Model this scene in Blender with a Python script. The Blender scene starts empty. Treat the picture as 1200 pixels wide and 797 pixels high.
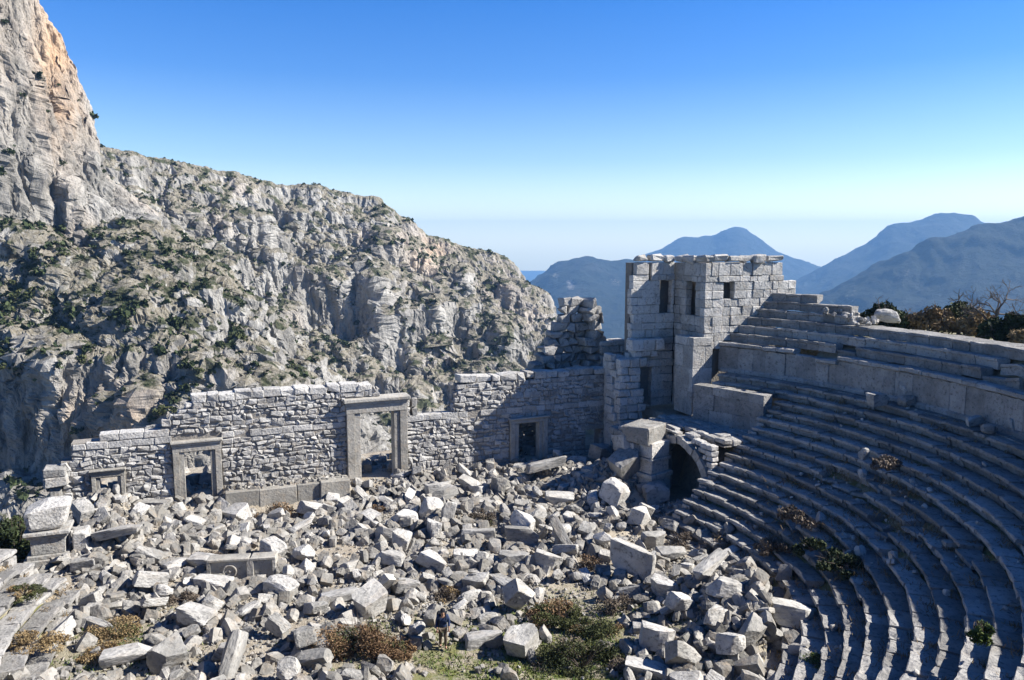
import bpy, math, random
import numpy as np
from mathutils import Vector, Matrix, Euler
R = math.radians
random.seed(7); rng = np.random.default_rng(11)
sc = bpy.context.scene
COL = sc.collection

# ------------------------------------------------------------------ frame of the place
# X right, Y away from the viewer, Z up, metres, eye of the viewer at the origin.
# The theatre has its own axes: u along the stage wall, v towards the stage wall.
C = np.array([-4.25, 35.24]); TH = R(21.9)
RU = np.array([math.cos(TH), math.sin(TH)]); AV = np.array([-math.sin(TH), math.cos(TH)])
F = 915.0; PITCH = math.atan((398.5 - 285) / F)
def W(u, v, z): p = C + RU*u + AV*v; return np.array([p[0], p[1], z])
def ray(x, y):
    c, s = math.cos(PITCH), math.sin(PITCH); d = (y - 398.5)/F
    return np.array([(x-600)/F, c - s*d, -(s + c*d)])
def uv(p): q = np.asarray(p)[..., :2] - C; return q @ RU, q @ AV
def atz(x, y, z): d = ray(x, y); return d*(z/d[2])
def pol(Rr, deg, z): return W(Rr*math.cos(R(deg)), Rr*math.sin(R(deg)), z)

# ------------------------------------------------------------------ noise
_p = rng.permutation(256); _p = np.concatenate([_p, _p, _p]).astype(np.int64)
_g = rng.normal(size=(256, 3)); _g /= np.linalg.norm(_g, axis=1)[:, None]
def perlin(P):
    P = np.asarray(P, float); i = np.floor(P).astype(np.int64); f = P - i; i &= 255
    w = f*f*f*(f*(f*6-15)+10); out = 0
    for dx in (0, 1):
        for dy in (0, 1):
            for dz in (0, 1):
                h = _p[_p[_p[i[..., 0]+dx]+i[..., 1]+dy]+i[..., 2]+dz]
                g = _g[h]
                d = g[..., 0]*(f[..., 0]-dx)+g[..., 1]*(f[..., 1]-dy)+g[..., 2]*(f[..., 2]-dz)
                wt = (w[..., 0] if dx else 1-w[..., 0])*(w[..., 1] if dy else 1-w[..., 1])*(w[..., 2] if dz else 1-w[..., 2])
                out = out + wt*d
    return out
def fbm(P, o=4, ridged=False):
    P = np.asarray(P, float); a, s, t = 1.0, 0, 0
    for k in range(o):
        n = perlin(P*(2.03**k) + 17.3*k)
        s = s + a*((1-2.2*np.abs(n))**1 - .45 if ridged else n*1.5); t += a; a *= .5
    return s/t
def sstep(a, b, x): t = np.clip((np.asarray(x, float)-a)/(b-a), 0, 1); return t*t*(3-2*t)
def lerp(a, b, t): return a + (b-a)*t

# ------------------------------------------------------------------ mesh collector
class MB:
    def __init__(s): s.v = []; s.f = []; s.n = 0; s.t = []; s.x = {}
    def add(s, verts, faces, tone=None):
        verts = np.asarray(verts, float)
        s.v.append(verts)
        for fa in faces: s.f.append(np.asarray(fa, np.int64) + s.n) if isinstance(fa, np.ndarray) else s.f.append(np.array([fa]) + s.n)
        s.t.append(np.full(len(verts), random.random() if tone is None else tone) if np.isscalar(tone) or tone is None else np.asarray(tone))
        s.n += len(verts)
    def mesh(s, name, org=(0, 0, 0), smooth=False, attrs=None):
        V = np.concatenate(s.v) - np.asarray(org)
        loops, starts, tot, pos = [], [], [], 0
        for fa in s.f:
            k, m = fa.shape
            loops.append(fa.ravel()); starts.append(pos + np.arange(k)*m); tot.append(np.full(k, m)); pos += k*m
        L = np.concatenate(loops); S = np.concatenate(starts); T = np.concatenate(tot)
        me = bpy.data.meshes.new(name)
        me.vertices.add(len(V)); me.vertices.foreach_set('co', V.ravel())
        me.loops.add(len(L)); me.loops.foreach_set('vertex_index', L.astype(np.int32))
        me.polygons.add(len(S)); me.polygons.foreach_set('loop_start', S.astype(np.int32))
        me.update(calc_edges=True)
        at = me.attributes.new('tone', 'FLOAT', 'POINT'); at.data.foreach_set('value', np.concatenate(s.t).astype(np.float32))
        for k, a in (attrs or {}).items():
            b = me.attributes.new(k, 'FLOAT', 'POINT'); b.data.foreach_set('value', np.asarray(a, np.float32).ravel())
        me.polygons.foreach_set('use_smooth', np.full(len(S), smooth))
        me.validate(); me.update()
        return me
def tag(o, label=None, cat=None, group=None, kind=None):
    if label: o['label'] = label
    if cat: o['category'] = cat
    if group: o['group'] = group
    if kind: o['kind'] = kind
    return o
def link(name, me, mat=None, parent=None, loc=(0, 0, 0)):
    o = bpy.data.objects.new(name, me); COL.objects.link(o); o.location = Vector([float(q) for q in loc])
    if mat is not None and not me.materials: me.materials.append(mat)
    if parent is not None: o.parent = parent
    return o
def empty(name, loc): o = bpy.data.objects.new(name, None); COL.objects.link(o); o.location = Vector([float(q) for q in loc]); o.empty_display_size = .3; return o
def part(name, mb, mat, root, smooth=False, parent=None, plabel=None):
    org = np.array(root.location)
    o = link(name, mb.mesh(name, org, smooth), mat, parent or root)
    if plabel: o['label'] = plabel
    return o
QUADS = lambda a: [np.array(a)]

# chamfered box in a local frame: 24 verts
_cb_sgn = [(sx, sy, sz) for sx in (-1, 1) for sy in (-1, 1) for sz in (-1, 1)]
_ci = {s: i*3 for i, s in enumerate(_cb_sgn)}
_q, _t = [], []
for ax in range(3):
    for sg in (-1, 1):
        o1, o2 = [k for k in range(3) if k != ax]
        ring = []
        for (p, q) in ((-1, -1), (1, -1), (1, 1), (-1, 1)):
            s = [0, 0, 0]; s[ax] = sg; s[o1] = p; s[o2] = q; ring.append(_ci[tuple(s)]+ax)
        if (sg == 1) != (ax == 1): pass
        else: ring = ring[::-1]
        _q.append(ring)
for ax in range(3):                                    # edges parallel to ax
    o1, o2 = [k for k in range(3) if k != ax]
    for p in (-1, 1):
        for q in (-1, 1):
            a = [0, 0, 0]; a[o1] = p; a[o2] = q; a[ax] = -1; b = a[:]; b[ax] = 1
            a, b = tuple(a), tuple(b)
            ring = [_ci[a]+o1, _ci[b]+o1, _ci[b]+o2, _ci[a]+o2]
            _q.append(ring)
for s in _cb_sgn: _t.append([_ci[s], _ci[s]+1, _ci[s]+2])
_cbv = np.array([s for s in _cb_sgn for _ in range(3)], float)
_cbo = np.array([[0 if ax == k else 1 for k in range(3)] for _ in _cb_sgn for ax in range(3)], float)
# fix winding by testing against the outward direction
def _fixw(fs):
    out = []
    for f in fs:
        P = np.array([_cbv[i] - .3*_cbv[i]*_cbo[i] for i in f]); n = np.cross(P[1]-P[0], P[2]-P[0])
        out.append(list(f) if n @ P.mean(0) > 0 else list(f)[::-1])
    return np.array(out)
_q = _fixw(_q); _t = _fixw(_t)
def cbox(mb, c, half, axes, ch=.02, jit=0., tone=None, warp=None):
    half = np.asarray(half, float)
    L = _cbv*half - _cbv*_cbo*min(ch, half.min()*.45)
    if jit: L = L + (rng.normal(size=(8, 3))*jit).repeat(3, 0) + rng.normal(size=(24, 3))*jit*.3
    P = np.asarray(c) + L @ np.asarray(axes)
    if warp is not None: P = warp(P)
    mb.add(P, [_q, _t], tone)
AX0 = np.eye(3); AXT = np.array([[RU[0], RU[1], 0], [AV[0], AV[1], 0], [0, 0, 1]])
def tbox(mb, u0, u1, v0, v1, z0, z1, ch=.02, jit=0., tone=None):   # box in theatre axes
    cbox(mb, W((u0+u1)/2, (v0+v1)/2, (z0+z1)/2), [(u1-u0)/2, (v1-v0)/2, (z1-z0)/2], AXT, ch, jit, tone)
def tube(mb, pts, rad, seg=6, tone=.5):
    pts = [np.asarray(p, float) for p in pts]; V = []; 
    for i, p in enumerate(pts):
        d = pts[min(i+1, len(pts)-1)] - pts[max(i-1, 0)]; d = d/(np.linalg.norm(d)+1e-9)
        a = np.cross(d, [0.31, .2, 1.0] if abs(d[2]) < .9 else [1, .1, 0]); a /= np.linalg.norm(a); b = np.cross(d, a)
        for k in range(seg): t = 2*math.pi*k/seg; V.append(p + rad[i]*(a*math.cos(t)+b*math.sin(t)))
    Q = [[i*seg+k, i*seg+(k+1) % seg, (i+1)*seg+(k+1) % seg, (i+1)*seg+k] for i in range(len(pts)-1) for k in range(seg)]
    mb.add(V, [np.array(Q)], tone)

# ------------------------------------------------------------------ materials
def newmat(name):
    m = bpy.data.materials.new(name); m.use_nodes = True; nt = m.node_tree; nt.nodes.clear()
    out = nt.nodes.new('ShaderNodeOutputMaterial'); b = nt.nodes.new('ShaderNodeBsdfPrincipled')
    b.inputs['Roughness'].default_value = .9; b.inputs['Specular IOR Level'].default_value = .2
    nt.links.new(b.outputs[0], out.inputs[0]); return m, nt, b
class NT:
    def __init__(s, nt): s.nt = nt
    def n(s, t, **kw):
        o = s.nt.nodes.new('ShaderNode'+t)
        for k, v in kw.items():
            if k.startswith('i_'): o.inputs[k[2:].replace('_', ' ')].default_value = v
            else: setattr(o, k, v)
        return o
    def l(s, a, b): s.nt.links.new(a, b)
    def mix(s, f, a, b, bt='MIX'):
        o = s.n('MixRGB', blend_type=bt)
        for i, x in enumerate((f, a, b)):
            if hasattr(x, 'node'): s.l(x, o.inputs[i])
            else: o.inputs[i].default_value = x if i == 0 else (*x, 1)
        return o.outputs[0]
    def math(s, op, a, b=0., clamp=False):
        o = s.n('Math', operation=op, use_clamp=clamp)
        for i, x in enumerate((a, b)):
            if hasattr(x, 'node'): s.l(x, o.inputs[i])
            else: o.inputs[i].default_value = x
        return o.outputs[0]
    def noise(s, vec, scale, detail=5., rough=.6):
        o = s.n('TexNoise'); o.inputs['Scale'].default_value = scale; o.inputs['Detail'].default_value = detail; o.inputs['Roughness'].default_value = rough
        s.l(vec, o.inputs['Vector']); return o.outputs['Fac']
    def ramp(s, f, lo, hi): 
        o = s.n('MapRange'); o.inputs['From Min'].default_value = lo; o.inputs['From Max'].default_value = hi; s.l(f, o.inputs['Value']); return o.outputs[0]
    def attr(s, name): return s.n('Attribute', attribute_name=name).outputs['Fac']
    def ovec(s):
        t = s.n('TexCoord').outputs['Object']; r = s.n('ObjectInfo').outputs['Random']
        m = s.n('VectorMath', operation='ADD'); s.l(t, m.inputs[0])
        sc_ = s.math('MULTIPLY', r, 91.); cb = s.n('CombineXYZ')
        for k in range(3): s.l(sc_, cb.inputs[k])
        s.l(cb.outputs[0], m.inputs[1]); return m.outputs[0]
def stone(name, light=(.50, .475, .43), mid=(.36, .345, .315), dark=(.13, .13, .125), lich=.5, warm=.25, bump=.05, bs=7., streak=False):
    m, nt, b = newmat(name); N = NT(nt); v = N.ovec(); tone = N.attr('tone')
    rnd = N.n('ObjectInfo').outputs['Random']
    n1 = N.noise(v, .9, 6, .65); n2 = N.noise(v, 5.5, 8, .72); n3 = N.noise(v, 2.1, 5, .7); n4 = N.noise(v, 24., 4, .7)
    tv = N.math('ADD', N.math('MULTIPLY', N.math('SUBTRACT', tone, .5), .7), N.math('MULTIPLY', N.math('SUBTRACT', rnd, .5), .8))
    f = N.math('ADD', N.ramp(n1, .3, .72), tv, True)
    c = N.mix(f, mid, light)
    c = N.mix(N.math('MULTIPLY', N.ramp(n3, .5, .68), warm), c, (.46, .33, .2))
    lf = N.math('MULTIPLY', N.ramp(n2, .62-.16*lich, .74-.1*lich), .85)
    c = N.mix(lf, c, dark)
    c = N.mix(N.math('MULTIPLY', N.ramp(n4, .45, .75), .25), c, (.2, .2, .19))
    nt.links.new(c, b.inputs['Base Color'])
    h = N.math('ADD', n2, N.math('MULTIPLY', n4, .5))
    vo = N.n('TexVoronoi'); vo.inputs['Scale'].default_value = bs; N.l(v, vo.inputs['Vector'])
    h = N.math('ADD', h, N.math('MULTIPLY', vo.outputs['Distance'], .6))
    bm = N.n('Bump'); bm.inputs['Strength'].default_value = .9; bm.inputs['Distance'].default_value = bump; N.l(h, bm.inputs['Height']); N.l(bm.outputs[0], b.inputs['Normal'])
    return m
M = {}
M['block'] = stone('pale_limestone', (.60, .58, .54), (.25, .243, .226), (.08, .08, .078), lich=.66, warm=.2)
M['rubble'] = stone('rubble_limestone', (.58, .555, .51), (.21, .2, .18), (.09, .085, .078), lich=.5, warm=.3)
M['wall'] = stone('weathered_wall_stone', (.55, .535, .505), (.28, .272, .256), (.09, .09, .087), lich=.55, warm=.2)
M['ashlar'] = stone('ashlar_limestone', (.60, .58, .54), (.32, .312, .29), (.09, .09, .087), lich=.6, warm=.28)
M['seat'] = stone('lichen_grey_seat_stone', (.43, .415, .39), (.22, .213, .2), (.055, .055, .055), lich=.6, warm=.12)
M['frame'] = stone('dressed_frame_stone', (.47, .445, .395), (.25, .238, .212), lich=.45, warm=.25, bump=.03)
M['core'] = stone('mortar_core', (.30, .275, .24), (.19, .175, .155), lich=.4, warm=.2)

def ground_mat():
    m, nt, b = newmat('dry_soil_and_gravel'); N = NT(nt); v = N.n('TexCoord').outputs['Object']
    n1 = N.noise(v, .35, 6); n2 = N.noise(v, 3., 8, .75); n3 = N.noise(v, 18., 4); g = N.attr('green')
    c = N.mix(N.ramp(n1, .35, .65), (.37, .315, .24), (.46, .41, .33))
    c = N.mix(N.ramp(n2, .5, .7), c, (.20, .155, .10))
    c = N.mix(N.math('MULTIPLY', N.ramp(n3, .55, .68), .6), c, (.5, .47, .41))
    gf = N.math('MULTIPLY', g, N.ramp(N.noise(v, 1.1, 6, .7), .38, .55))
    c = N.mix(gf, c, N.mix(N.ramp(n2, .35, .65), (.09, .13, .03), (.20, .19, .06)))
    nt.links.new(c, b.inputs['Base Color'])
    bm = N.n('Bump'); bm.inputs['Distance'].default_value = .08; N.l(N.math('ADD', n2, n3), bm.inputs['Height']); N.l(bm.outputs[0], b.inputs['Normal'])
    return m
M['ground'] = ground_mat()
def leaf_mat(name, a, b_, trans=.25):
    m, nt, b = newmat(name); N = NT(nt); t = N.attr('tone'); r = N.n('ObjectInfo').outputs['Random']
    c = N.mix(t, a, b_); c = N.mix(N.math('MULTIPLY', r, .35), c, (a[0]*.8, a[1]*.8, a[2]*.8))
    nt.links.new(c, b.inputs['Base Color']); b.inputs['Roughness'].default_value = .75
    return m
M['olive'] = leaf_mat('olive_green_leaves', (.035, .046, .018), (.12, .13, .05))
M['pine'] = leaf_mat('dark_green_leaves', (.018, .029, .012), (.07, .09, .035))
M['rust'] = leaf_mat('rust_brown_dry_twigs', (.11, .066, .038), (.30, .195, .105))
M['ochre'] = leaf_mat('straw_brown_dry_grass', (.17, .11, .05), (.40, .30, .16))
M['grey_twig'] = leaf_mat('grey_brown_twigs', (.10, .08, .06), (.26, .21, .16))
M['grass'] = leaf_mat('short_green_grass', (.05, .085, .018), (.17, .21, .055))
M['bark'] = leaf_mat('grey_brown_bark', (.07, .055, .045), (.17, .14, .115))
def mount_mat():
    m, nt, b = newmat('mountain_limestone'); N = NT(nt); v = N.n('TexCoord').outputs['Object']
    mp = N.n('Mapping'); mp.inputs['Scale'].default_value = (1.3, 1.3, .28); N.l(v, mp.inputs['Vector']); vs = mp.outputs[0]
    n1 = N.noise(vs, .05, 8, .65); n2 = N.noise(vs, .22, 8, .7); n3 = N.noise(v, .9, 6, .7); n4 = N.noise(v, .12, 8, .7)
    veg = N.attr('veg'); ora = N.attr('orange')
    c = N.mix(N.ramp(n1, .38, .6), (.25, .236, .21), (.455, .435, .395))
    c = N.mix(N.math('MULTIPLY', N.ramp(n2, .47, .66), .75), c, (.14, .135, .125))
    c = N.mix(N.math('MULTIPLY', N.ramp(n3, .52, .68), .55), c, (.10, .10, .09))
    of = N.math('MULTIPLY', ora, N.ramp(n1, .32, .55), True)
    c = N.mix(of, c, (.56, .38, .235))
    soil = N.mix(N.ramp(n3, .4, .6), (.20, .175, .125), (.31, .285, .235))
    soil = N.mix(N.math('MULTIPLY', N.ramp(n4, .5, .56), .9), soil, N.mix(N.ramp(n3, .4, .65), (.022, .032, .013), (.075, .085, .038)))
    vf = N.ramp(N.math('ADD', veg, N.math('MULTIPLY', N.math('SUBTRACT', n2, .5), .9)), .42, .58)
    c = N.mix(vf, c, soil)
    nt.links.new(c, b.inputs['Base Color'])
    bm = N.n('Bump'); bm.inputs['Distance'].default_value = 1.8; bm.inputs['Strength'].default_value = 1.0
    N.l(N.math('ADD', n2, N.math('MULTIPLY', n3, .45)), bm.inputs['Height']); N.l(bm.outputs[0], b.inputs['Normal'])
    return m
M['mount'] = mount_mat()
def far_mat():
    m, nt, b = newmat('forested_far_slopes'); N = NT(nt); v = N.n('TexCoord').outputs['Object']
    n1 = N.noise(v, .005, 8, .68); n2 = N.noise(v, .03, 7, .75); bare = N.attr('bare')
    c = N.mix(N.ramp(n2, .35, .65), (.012, .020, .014), (.032, .040, .027))
    c = N.mix(N.math('MULTIPLY', N.ramp(n1, .52, .66), .4), c, (.07, .065, .055))
    n5 = N.noise(v, .06, 6, .75); bf = N.math('MULTIPLY', N.ramp(N.math('ADD', bare, N.math('MULTIPLY', N.math('SUBTRACT', n5, .5), 1.2)), .3, .7), N.math('MULTIPLY', N.ramp(bare, .05, .3), .7), True)
    c = N.mix(bf, c, (.55, .50, .44))
    nt.links.new(c, b.inputs['Base Color'])
    bm = N.n('Bump'); bm.inputs['Distance'].default_value = 30.; N.l(n2, bm.inputs['Height']); N.l(bm.outputs[0], b.inputs['Normal'])
    return m
M['far'] = far_mat()
def plain(name, col, rough=.8, spec=.2):
    m, nt, b = newmat(name); N = NT(nt); v = N.n('TexCoord').outputs['Object']
    c = N.mix(N.noise(v, 14., 5), tuple(x*.8 for x in col), tuple(min(1, x*1.2) for x in col)); nt.links.new(c, b.inputs['Base Color'])
    b.inputs['Roughness'].default_value = rough; b.inputs['Specular IOR Level'].default_value = spec; return m
def water_mat():
    m, nt, b = newmat('sea_water'); N = NT(nt); v = N.n('TexCoord').outputs['Object']
    c = N.mix(N.ramp(N.noise(v, .0006, 4), .4, .6), (.02, .06, .09), (.03, .08, .11)); nt.links.new(c, b.inputs['Base Color'])
    b.inputs['Roughness'].default_value = .35
    bm = N.n('Bump'); bm.inputs['Distance'].default_value = 1.; N.l(N.noise(v, .03, 6), bm.inputs['Height']); N.l(bm.outputs[0], b.inputs['Normal']); return m
M['sea'] = water_mat()

# ------------------------------------------------------------------ ground
ROW_R0, ROW_P, ROW_H, ROW_Z0, NROW = 27.28, .746, .458, -9.27, 17
T_R, T_L = 13.0, -202.0
def heap(u, v):
    """ height of the rubble heaps on the theatre floor """
    g = lambda cu, cv, su, sv, h: h*np.exp(-((u-cu)/su)**2-((v-cv)/sv)**2)
    return (g(-14.8, 16.6, 1.7, 2.2, 1.7)+g(-14.5, 13.5, 2.6, 3., .7)+g(15.5, 11.5, 3., 4, 1.0)+g(13, 15.5, 4, 2, .5)+g(13.8, -7.8, 3.8, 4.2, 1.7)+g(16.2, 10.4, 1.6, 1.9, 1.2)+g(-12.5, 11, 4.5, 4., .7)+g(3, 10, 9, 3.5, .35)+g(-7, -3, 5, 5, .3)+g(10.5, 3.5, 4, 3, .4)
            - g(3, -7, 4, 3, .15))
def ground_h(X, Y):
    P = np.stack([np.asarray(X, float), np.asarray(Y, float)], -1); u, v = uv(P)
    r = np.hypot(u, v); th = np.degrees(np.arctan2(v, u))
    N3 = lambda s, o=3: fbm(np.stack([u*s, v*s, 0*u+3.1], -1), o)
    floor = -16.85 + .22*N3(.3) + .08*N3(1.1) + heap(u, v)
    # dirt terrace behind the podium wall, in front of the stage wall
    terr = sstep(-9.0, -8.2, u)*sstep(-.0, -.6, u)*sstep(16.2, 16.5, v); floor = lerp(floor, -15.62+.1*N3(.9), terr*sstep(19., 18.5, v))
    floor = lerp(floor, np.maximum(floor, -16.15), sstep(15.8, 17.2, v)*(1-terr))
    # the slope under the seats
    seat = ROW_Z0 - (ROW_R0 - r)/ROW_P*ROW_H - .75
    rimz = -5.75 + sstep(-60, -100, np.where(th > 100, th-360, th))*0
    thc = np.where(th > 100, th-360, th)
    camside = np.exp(-((thc+105)/42)**2)
    rim = -6.1 - .03*np.clip(r-33, 0, 12) + .25*N3(.12) + camside*4.0*sstep(31.5, 35.5, r)
    bowl = np.where(r < 28.3, np.minimum(seat, -9.95), np.where(r < 28.95, -9.95, np.where(r < 31.0, -8.2+(r-28.95)/2.05*1.9, rim)))
    in_bowl = sstep(13.4, 12.6, thc)*sstep(-202.4, -201.6, thc)
    inner = sstep(14.5, 15.5, r)
    z = lerp(floor, np.where(r < 15.5, floor, bowl), in_bowl*inner)
    # beside the seats: parodos and tower side (right), drop (left)
    side = (1-in_bowl)
    rt = side*sstep(21.5, 22.5, u)*sstep(2., 4., v); z = lerp(z, -12.6+.0*u, rt)
    z = lerp(z, np.maximum(z, -7.2), side*sstep(31.5, 34.5, r)*(u > 0)*sstep(16.5, 14., v))
    # fall away outside
    out = np.maximum.reduce([v-(24.5+.10*np.abs(u)), r-62+sstep(-40, 30, u)*8, (-u-22.5)*sstep(0, 8, v)*1.0, (-u-18.3)*sstep(14.5, 17, v)])
    out = np.maximum(out, 0)
    z = z - (out*1.05 + 5*N3(.06)*sstep(5, 40, out))*1.0
    far = np.hypot(X, Y)
    lim = -150 - 440*sstep(500, 2600, far) + 8*N3(.012)
    z = np.where(z < lim, lim, z)
    return z
def build_ground():
    rr = np.concatenate([np.arange(.0, 36, .28), np.geomspace(36.3, 8000, 130)])
    th = np.linspace(0, 2*np.pi, 420, endpoint=False)
    RR, T = np.meshgrid(rr, th, indexing='ij'); U, V = RR*np.cos(T), RR*np.sin(T)
    X = C[0]+RU[0]*U+AV[0]*V; Y = C[1]+RU[1]*U+AV[1]*V
    Z = ground_h(X, Y)
    n, m = RR.shape
    idx = np.arange(n*m).reshape(n, m); a = idx[:-1]; b = idx[1:]
    Q = np.stack([a, b, np.roll(b, -1, 1), np.roll(a, -1, 1)], -1).reshape(-1, 4)
    mb = MB(); mb.add(np.stack([X, Y, Z], -1).reshape(-1, 3), [Q], .5)
    green = np.exp(-((U-2)/6)**2-((V+8.)/4.2)**2)*1.3 + .5*np.exp(-((U-4)/5)**2-((V+4)/3)**2) + .7*np.exp(-((U-16)/2)**2-((V+14)/2.5)**2) + .45*np.exp(-((U+13)/3)**2-((V-0)/3)**2)
    green = np.clip(green, 0, 1) + sstep(30, 34, RR)*.8 + .85*sstep(15, 17, RR)*(RR < 29)*(np.sin(T) < .3)
    o = link('ground', mb.mesh('ground', smooth=True, attrs={'green': np.clip(green, 0, 1)}), M['ground']); tag(o, kind='structure')
build_ground()
def gz(u, v): p = W(u, v, 0); return float(ground_h(np.array([p[0]]), np.array([p[1]]))[0])
def on_ground(x, y, it=12):
    z = -16.5
    for _ in range(it):
        p = atz(x, y, z); z = .5*z+.5*float(ground_h(np.array([p[0]]), np.array([p[1]]))[0])
    return atz(x, y, z)

# ------------------------------------------------------------------ arcs of seats
def arc_profile(mb, prof, Rr, z, t0, t1, cl, jr=.02, jz=.012, gap=.012, keep=None, wear=.02, nsub=3):
    """ stone blocks along an arc; prof = closed loop of (dr, dz) """
    prof = np.asarray(prof, float); t = t1
    n = max(1, int(round(abs(R(t1-t0))*Rr/cl))); cuts = np.linspace(t0, t1, n+1)
    cuts[1:-1] += rng.uniform(-.28, .28, n-1)*(t1-t0)/n
    for i in range(n):
        a, b = cuts[i], cuts[i+1]; g = math.degrees(gap/Rr)
        dr, dz = rng.normal()*jr, rng.normal()*jz; ty, tz = rng.normal()*jr*.6, rng.normal()*jz*.6
        if keep is not None and not keep((a+b)/2): dr += rng.uniform(-.15, .2); dz -= rng.uniform(.12, .34); ty = rng.uniform(-.25, .25); tz = rng.uniform(-.2, .2)
        V = []; k = len(prof)
        for j in range(nsub+1):
            s = j/nsub; ang = R(lerp(a+g, b-g, s)); 
            end = .018 if j in (0, nsub) else 0.
            pr = prof + rng.normal(size=prof.shape)*wear
            pr = pr - (pr - prof.mean(0))*end*2
            for q in pr:
                rad = Rr+q[0]+dr+ty*(s-.5); V.append(W(rad*math.cos(ang), rad*math.sin(ang), z+q[1]+dz+tz*(s-.5)))
        Q = [[j*k+p, j*k+(p+1) % k, (j+1)*k+(p+1) % k, (j+1)*k+p] for j in range(nsub) for p in range(k)]
        mb.add(V, [np.array(Q), np.array([list(range(k))[::-1]]), np.array([[nsub*k+p for p in range(k)]])])
SEAT = lambda p, h: [(0, -.025), (.0, -.15), (.2, -.2), (.27, -h-.04), (.3, -h-.06), (p+.16, -h*.5), (p+.16, -.02), (.3, .0), (.04, .0)]
cav = empty('theatre_seating', W(0, -17, -16))
tag(cav, 'curved bowl of weathered grey stone seat rows in deep shade on the right', 'seating')
for k in range(NROW):
    Rr = ROW_R0-ROW_P*k; z = ROW_Z0-ROW_H*k
    mb = MB(); t1 = T_R+rng.normal()*.35
    if k < 2: t1 = 24.3
    def keep(t, k=k):
        d = ((t+18)/14)**2+((k-8.5)/3.2)**2          # rows broken where scrub has grown through
        if d < 1 and random.random() < .34*(1-d)+.1: return False
        if k > 12 and -30 < t < 0 and random.random() < .35: return False
        if k > 10 and t < -125 and random.random() < .3: return False
        return random.random() > .012
    arc_profile(mb, SEAT(ROW_P, ROW_H), Rr, z, T_L + rng.normal()*.4 if k > 1 else -200, t1, 1.2, .03, .026, gap=.022, keep=keep, wear=.017, nsub=3)
    part('seat_row', mb, M['seat'], cav)
mb = MB()   # walkway paving behind the top lower row
arc_profile(mb, [(0, -.25), (0, 0), (.55, 0), (.55, -.25)], 28.02, ROW_Z0+.02, -200, 24, 1.4, .01, .012, wear=.008)
part('walkway_paving', mb, M['seat'], cav)
mb = MB()   # wall between the two tiers: tall slabs, then a base moulding
arc_profile(mb, [(0, 0), (.0, 1.0), (.02, 1.84), (.5, 1.84), (.5, 0)], 28.55, -9.27, -200, 25.6, 1.25, .02, .01, gap=.008, wear=.012)
arc_profile(mb, [(-.1, 0), (-.1, .2), (-.02, .3), (.1, .3), (.1, 0)], 28.52, -9.25, -200, 25.2, 1.6, .012, .01, wear=.012)
part('tier_wall', mb, M['seat'], cav)
mb = MB()
arc_profile(mb, [(-.13, .08), (-.13, .27), (.0, .31), (.75, .30), (.75, 0), (.02, 0)], 28.52, -7.42, -200, 25.4, 1.5, .02, .015, wear=.016, keep=lambda t: random.random() > .06)
part('wall_cornice', mb, M['seat'], cav)
UP = [(29.2, -6.5, 24.6, -200), (29.9, -5.95, 24.0, -200), (30.6, -5.38, 23.4, -200), (31.3, -4.8, 22.9, 9.3), (32.0, -4.22, 22.4, 10.4), (32.6, -3.65, 22.0, 15.8)]
for j, (Rr, z, t1, t0) in enumerate(UP):
    mb = MB(); w = 1.9 if j == 2 else .72
    brk = [(3.2, 12.), (-8.5, 10.5)]
    def keep(t, j=j):
        if j in (0, 1) and -16 < t < -12 and random.random() < .5: return False
        if j in (0,) and 6.5 < t < 8: return False
        return random.random() > (.02 if j < 3 else .0)
    pr = [(0, -.03), (0, -.14), (.07, -.18), (.08, -.6), (.3, -.62), (w+.1, -.4), (w+.1, -.02), (.3, 0), (.03, 0)]
    arc_profile(mb, pr, Rr, z, t0, t1, 1.35, .025, .018, keep=keep, wear=.016)
    part('seat_row', mb, M['seat'], cav)
mb = MB()   # low end wall that carries the top rows over the parodos
for z0, z1, w in ((-12.35, -11.35, 1.5), (-11.35, -10.3, 1.9), (-10.3, -9.72, 1.3)):
    arc_profile(mb, [(0, 0), (0, z1-z0), (.9, z1-z0), (.9, 0)], 24.75, z0, 12.6, 25.2, w, .012, .004, gap=.006, wear=.012)
part('end_wall', mb, M['seat'], cav)
mb = MB(); mb2 = MB()   # stepped end wall of the rows, along the radius that faces the parodos
for k in range(2, NROW):
    Rr = ROW_R0-ROW_P*k; z = ROW_Z0-ROW_H*k
    for zz in np.arange(-16.9, z-.30, .46):
        hh = min(.46, z-.30-zz)
        if hh < .1: continue
        for (tr, ax0) in ((T_R-.1, 1),):
            e = np.array([math.cos(R(tr)), math.sin(R(tr))]); er = RU*e[0]+AV*e[1]; et = -RU*e[1]+AV*e[0]
            c = C+er*(Rr+ROW_P/2)+et*(-.28+rng.normal()*.03)
            cbox(mb, [c[0], c[1], zz+hh/2], [ROW_P/2-.006, .3, hh/2-.004], [[*er, 0], [*et, 0], [0, 0, 1]], .03, .012)
        tr = T_L+.1
        e = np.array([math.cos(R(tr)), math.sin(R(tr))]); er = RU*e[0]+AV*e[1]; et = -RU*e[1]+AV*e[0]
        c = C+er*(Rr+ROW_P/2)+et*(.28+rng.normal()*.03)
        cbox(mb2, [c[0], c[1], zz+hh/2], [ROW_P/2-.006, .3, hh/2-.004], [[*er, 0], [*et, 0], [0, 0, 1]], .03, .012)
part('row_end_wall', mb, M['seat'], cav); part('row_end_wall', mb2, M['seat'], cav)

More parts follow.
